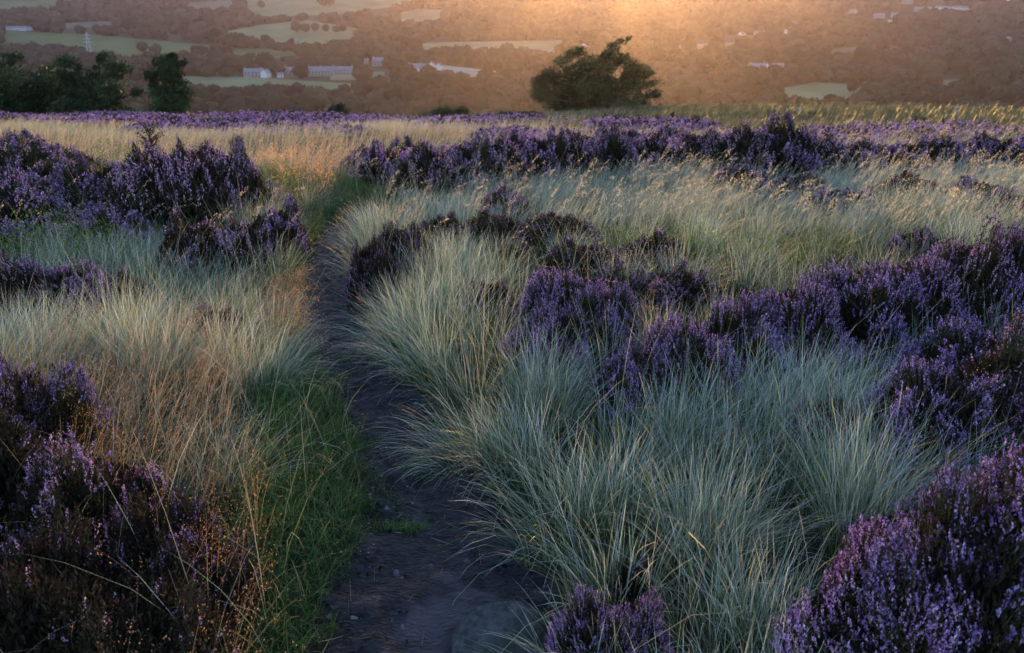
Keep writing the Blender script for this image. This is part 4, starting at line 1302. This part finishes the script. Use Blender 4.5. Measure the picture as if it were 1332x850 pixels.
def build_house(px, py, L, Dp, Hw, rot, mk, nch, lab):
    x, y = at(px, py, 150)
    z = float(hgt(x, y))
    root = empty('farmhouse' if L > 14 else 'cottage', (x, y, z), rot)
    tag(root, lab, 'house', 'houses across the valley')
    wm = M_white if mk == 'w' else M_stone
    hr = Dp * .42
    m = MB()
    v = [(-L / 2, -Dp / 2, -2), (L / 2, -Dp / 2, -2), (L / 2, Dp / 2, -2), (-L / 2, Dp / 2, -2), (-L / 2, -Dp / 2, Hw), (L / 2, -Dp / 2, Hw), (L / 2, Dp / 2, Hw), (-L / 2, Dp / 2, Hw), (-L / 2, 0, Hw + hr), (L / 2, 0, Hw + hr)]
    m.add(v, [(0, 1, 5, 4), (1, 2, 6, 5), (2, 3, 7, 6), (3, 0, 4, 7)]); m.add(v, [(5, 6, 9), (7, 4, 8)])
    m.build('wall', wm, root)
    m = MB(); o_ = .35; t = .25; zz = Hw - o_ * hr / (Dp / 2)
    for s in (-1, 1):
        a = [(-L / 2 - o_, s * (Dp / 2 + o_), zz + .05), (L / 2 + o_, s * (Dp / 2 + o_), zz + .05), (L / 2 + o_, 0, Hw + hr + .05), (-L / 2 - o_, 0, Hw + hr + .05)]
        b_ = [(p, q, r_ + t) for p, q, r_ in a]
        m.add(a + b_, [(0, 1, 2, 3), (4, 5, 6, 7), (0, 1, 5, 4), (1, 2, 6, 5), (2, 3, 7, 6), (3, 0, 4, 7)])
    rf = m.build('roof', M_slate, root)
    for i in range(nch):
        cx0 = -L / 2 + .8 + (L - 1.6) * (i / max(nch - 1, 1) if nch > 1 else .0)
        m = MB(); m.box(cx0 - .5, cx0 + .5, -.4, .4, Hw + hr - .6, Hw + hr + 1.3); m.box(cx0 - .35, cx0 - .05, -.15, .15, Hw + hr + 1.3, Hw + hr + 1.7); m.box(cx0 + .05, cx0 + .35, -.15, .15, Hw + hr + 1.3, Hw + hr + 1.7)
        m.build('chimney', M_stone, rf)
    nw = max(2, int(L / 3.4)); storeys = 2 if Hw > 4.6 else 1
    for st in range(storeys):
        for i in range(nw):
            wx = -L / 2 + L * (i + .5) / nw; wz = 1.0 + st * 2.6
            if st == 0 and i == nw // 2:
                m = MB(); m.box(wx - .5, wx + .5, -Dp / 2 - .06, -Dp / 2 + .03, .05, 2.1); m.build('door', M_bark, root); continue
            m = MB(); m.box(wx - .55, wx + .55, -Dp / 2 - .04, -Dp / 2 + .03, wz, wz + 1.25); m.build('window', M_glass, root)
    return root
hp = []
for (px, py, L, Dp, Hw, rot, mk, nch, lab) in HOUSES:
    build_house(px, py, L, Dp, Hw, rot, mk, nch, lab)
    hx, hy = at(px, py, 150); hp.append((px, py, L * F / hy))

def clear_px(px, py, hpx):
    """keep the fields and houses open: no crown rooted in, or reaching over, them"""
    bad = infield(px, py)
    bad |= infield(px, py - hpx * .55)
    for a, b_, w in hp:
        bad |= (np.abs(px - a) < w * .5 + 7) & (py > b_ - 2) & (py < b_ + 9)
    return bad

A_w = Acc()
D = 430.0; tx, ty = [], []
while D < 3500:
    stepx = 8.5 + D * .005
    n = int(2 * .70 * D / stepx)
    tx.append(U(-.70, .70, n) * D); ty.append(D + U(-.5, .5, n) * (16 + D * .008)); D += 16 + D * .008
tx, ty = np.concatenate(tx), np.concatenate(ty)
tz = hgt(tx, ty); px, py, dep = project(tx, ty, tz)
W = (11 + ty * .0048) * U(.6, 1.45, len(tx)); H = W * U(.65, 1.0, len(tx))
open_ = (noise(tx, ty, 160, 1) + .5 * noise(tx, ty, 60, 3) > .75) & (U(0, 1, len(tx)) < .85)
ok = ~clear_px(px, py, H * F / dep) & ~open_
tx, ty, tz, W, H, px, py = [a[ok] for a in (tx, ty, tz, W, H, px, py)]
# pick out the nearest hedgerow crowns along the field edges as individual trees later: they are added below
far = ty > 1700
crowns(tx[~far], ty[~far], tz[~far] - .6, W[~far], H[~far], tree_tone(int((~far).sum())), A_w, 60)
crowns(tx[far], ty[far], tz[far] - .8, W[far], H[far], tree_tone(int(far.sum())), A_w, 16)
tag(A_w.build('woodland', M_wood), 'hazy woods covering the valley floor and the far hillside', 'woodland', kind='stuff')
print('wood', len(tx), A_w.n)

# individual round crowned valley trees one can tell apart
def valley_tree(seed):
    global rng
    keep = rng; rng = np.random.default_rng(seed)
    root = empty('valley_tree')
    m = MB(); m.tube([(0, 0, -.1), (0, 0, .35)], [.045, .03], 6); m.build('trunk', M_bark, root)
    A = Acc(); o = np.array([0.])
    crowns(o, o, o + .14, np.array([1.]), np.array([.86]), tree_tone(1), A, 220)
    for k in range(5):
        crowns(np.array([U(-.28, .28)]), np.array([U(-.28, .28)]), np.array([U(.2, .45)]), np.array([U(.4, .6)]), np.array([U(.4, .5)]), tree_tone(1), A, 80)
    A.build('crown', M_wood, parent=root)
    rng = keep
    return root
vp = [valley_tree(50 + i) for i in range(4)]
vused = [False] * 4
VT = [('round tree in the hedge between the two pale central fields', [(612, 84), (622, 86), (636, 90), (650, 90), (660, 84), (672, 88), (690, 84), (700, 80), (712, 84), (728, 82), (742, 84), (664, 98), (676, 104), (690, 98), (650, 107), (632, 106)]),
      ('round tree in the hedge below the upper left pasture', [(254, 66), (264, 70), (282, 70), (300, 60), (310, 58), (322, 60), (334, 62), (346, 54), (352, 58)]),
      ('rounded tree along the green pasture on the left', [(240, 74), (256, 74), (280, 76), (296, 74), (370, 66), (384, 68), (398, 68), (410, 70), (424, 72), (186, 66), (204, 70)]),
      ('broad tree in front of the hamlet', [(280, 124), (296, 130), (314, 128), (340, 126), (362, 130), (384, 128), (404, 126), (425, 130), (448, 122), (470, 128), (494, 118), (516, 122), (538, 118)]),
      ('tree behind the hamlet houses', [(310, 88), (322, 90), (340, 90), (356, 92), (392, 92), (404, 90), (430, 86), (446, 86), (460, 90), (505, 88), (520, 88)]),
      ('tree in the meadow margin on the right', [(1008, 124), (1016, 134), (1034, 142), (1058, 144), (1086, 144), (1116, 138), (1138, 126), (1150, 120), (1110, 118), (1042, 108)]),
      ('dark tree on the pale upper fields', [(386, 40), (398, 40), (410, 39), (424, 39), (438, 40), (446, 39), (340, 8), (420, 6), (430, 5)])]
for lab, L in VT:
    for (a, b_) in L:
        k = int(U(0, 4))
        if vused[k]: o = copy_tree(vp[k])
        else: o = vp[k]; vused[k] = True
        x, y = at(a, b_ + 3, 150)
        s = U(11, 17) * (y / 1100) ** .45
        o.location = (x, y, float(hgt(x, y)) - .3); o.scale = (s, s, s * U(.85, 1.1)); o.rotation_euler = (0, 0, U(0, 6.28))
        tag(o, lab, 'tree', lab + 's group' if False else lab.replace('tree', 'trees', 1))
for k in range(4):
    if not vused[k]:
        for ch in list(vp[k].children): bpy.data.objects.remove(ch)
        bpy.data.objects.remove(vp[k])

# pylons and poles
def pylon(px, py, hpx, lab):
    x, y = at(px, py, 150); H = hpx * y / F
    root = empty('pylon', (x, y, float(hgt(x, y))), .3); tag(root, lab, 'pylon', 'lattice pylons across the valley')
    w = H * .11
    m = MB(); lv = np.linspace(0, 1, 8)
    def wd(t): return w * (1 - t * .86)
    for sx_ in (-1, 1):
        for sy_ in (-1, 1):
            m.tube([(sx_ * wd(t), sy_ * wd(t), t * H) for t in lv], .22, 4)
    for i in range(7):
        a, b_ = lv[i], lv[i + 1]
        for s in (-1, 1):
            m.tube([(-wd(a), s * wd(a), a * H), (wd(b_), s * wd(b_), b_ * H)], .13, 4); m.tube([(wd(a), s * wd(a), a * H), (-wd(b_), s * wd(b_), b_ * H)], .13, 4)
            m.tube([(s * wd(a), -wd(a), a * H), (s * wd(b_), wd(b_), b_ * H)], .13, 4)
    m.build('lattice_mast', M_steel, root)
    for t, l in ((.66, .17), (.78, .14), (.9, .11)):
        m = MB(); m.tube([(-l * H, 0, t * H), (0, 0, t * H + .03 * H), (l * H, 0, t * H)], .2, 4); m.tube([(-l * H, 0, t * H), (l * H, 0, t * H)], .2, 4)
        m.build('cross_arm', M_steel, root)
pylon(118, 80, 34, 'grey lattice pylon in front of the green pasture on the left')
pylon(386, 68, 16, 'small faint lattice pylon among trees left of centre')
for px, py, h, lab in ((1241, 156, 18, 'pale upright post on the slope at the right near the moor edge'), (1039, 152, 12, 'short pale post below the right hand meadow')):
    x, y = at(px, py, 20, 70)
    z = float(hgt(x, y)); H = h * y / F * .85
    root = empty('wooden_post', (x, y, z)); tag(root, lab, 'post')
    m = MB(); m.tube([(0, 0, -.3), (0, 0, H)], [.04, .035], 8); m.build('pole', M_pole, root)
    m = MB(); m.tube([(0, 0, H), (0, 0, H + .03)], [.045, .03], 8); m.build('cap', M_steel, root)

# ------------------------------------------------------------------ haze
hm = bpy.data.materials.new('haze'); hm.use_nodes = True; nt = hm.node_tree
for n in list(nt.nodes):
    if n.type != 'OUTPUT_MATERIAL': nt.nodes.remove(n)
pv = nt.nodes.new('ShaderNodeVolumePrincipled')
pv.inputs['Color'].default_value = (.88, .72, .88, 1)
pv.inputs['Density'].default_value = .000050
pv.inputs['Anisotropy'].default_value = .81
nt.links.new(pv.outputs[0], nt.nodes['Material Output'].inputs['Volume'])
m = MB(); zlo = float(GZ.min()) - 1; zhi = float(GZ.max()) + 30
xm, ym0, ym1 = float(np.abs(xs).max()) + 50, float(ys.min()) - 50, float(ys.max()) + 50
m.box(-xm, xm, ym0, ym1, zlo, zhi)
hz = m.build('haze', hm); tag(hz, 'warm evening haze filling the valley', 'haze', kind='stuff')
hm.cycles.homogeneous_volume = True if hasattr(hm, 'cycles') else None

# ------------------------------------------------------------------ light
SUN_EL, SUN_AZ = R(5.6), R(6.5)       # azimuth from +y toward +x
sd = bpy.data.lights.new('sun', 'SUN'); sd.energy = 1.9; sd.angle = R(.5); sd.color = (1, .57, .15)
so = bpy.data.objects.new('sun', sd); col.objects.link(so)
to_sun = Vector((math.sin(SUN_AZ) * math.cos(SUN_EL), math.cos(SUN_AZ) * math.cos(SUN_EL), math.sin(SUN_EL)))
so.rotation_euler = (-to_sun).to_track_quat('-Z', 'Y').to_euler(); so.location = (0, 0, 40)
w = bpy.data.worlds.new('World'); sc.world = w; w.use_nodes = True; nt = w.node_tree
bg = nt.nodes['Background']; sky = nt.nodes.new('ShaderNodeTexSky'); sky.sky_type = 'NISHITA'; sky.sun_disc = False
sky.sun_elevation = SUN_EL; sky.sun_rotation = SUN_AZ
tint = nt.nodes.new('ShaderNodeMix'); tint.data_type = 'RGBA'; tint.blend_type = 'MULTIPLY'; tint.inputs[0].default_value = 1
tint.inputs[7].default_value = (1.17, .98, 1.02, 1)
nt.links.new(sky.outputs[0], tint.inputs[6]); nt.links.new(tint.outputs[2], bg.inputs['Color']); bg.inputs['Strength'].default_value = .15
sky.ozone_density = 2.6; sky.dust_density = .6

sc.view_settings.view_transform = 'Standard'; sc.view_settings.look = 'None'
sc.view_settings.exposure = 2.3; sc.view_settings.gamma = 1
sc.view_settings.use_curve_mapping = False
sc.render.engine = 'CYCLES'
sc.cycles.use_denoising = True
sc.cycles.denoiser = 'OPENIMAGEDENOISE'
sc.cycles.denoising_input_passes = 'RGB_ALBEDO_NORMAL'
sc.cycles.max_bounces = 5; sc.cycles.diffuse_bounces = 3; sc.cycles.glossy_bounces = 2; sc.cycles.transmission_bounces = 3
sc.cycles.volume_bounces = 0; sc.cycles.transparent_max_bounces = 6
sc.cycles.sample_clamp_indirect = 3
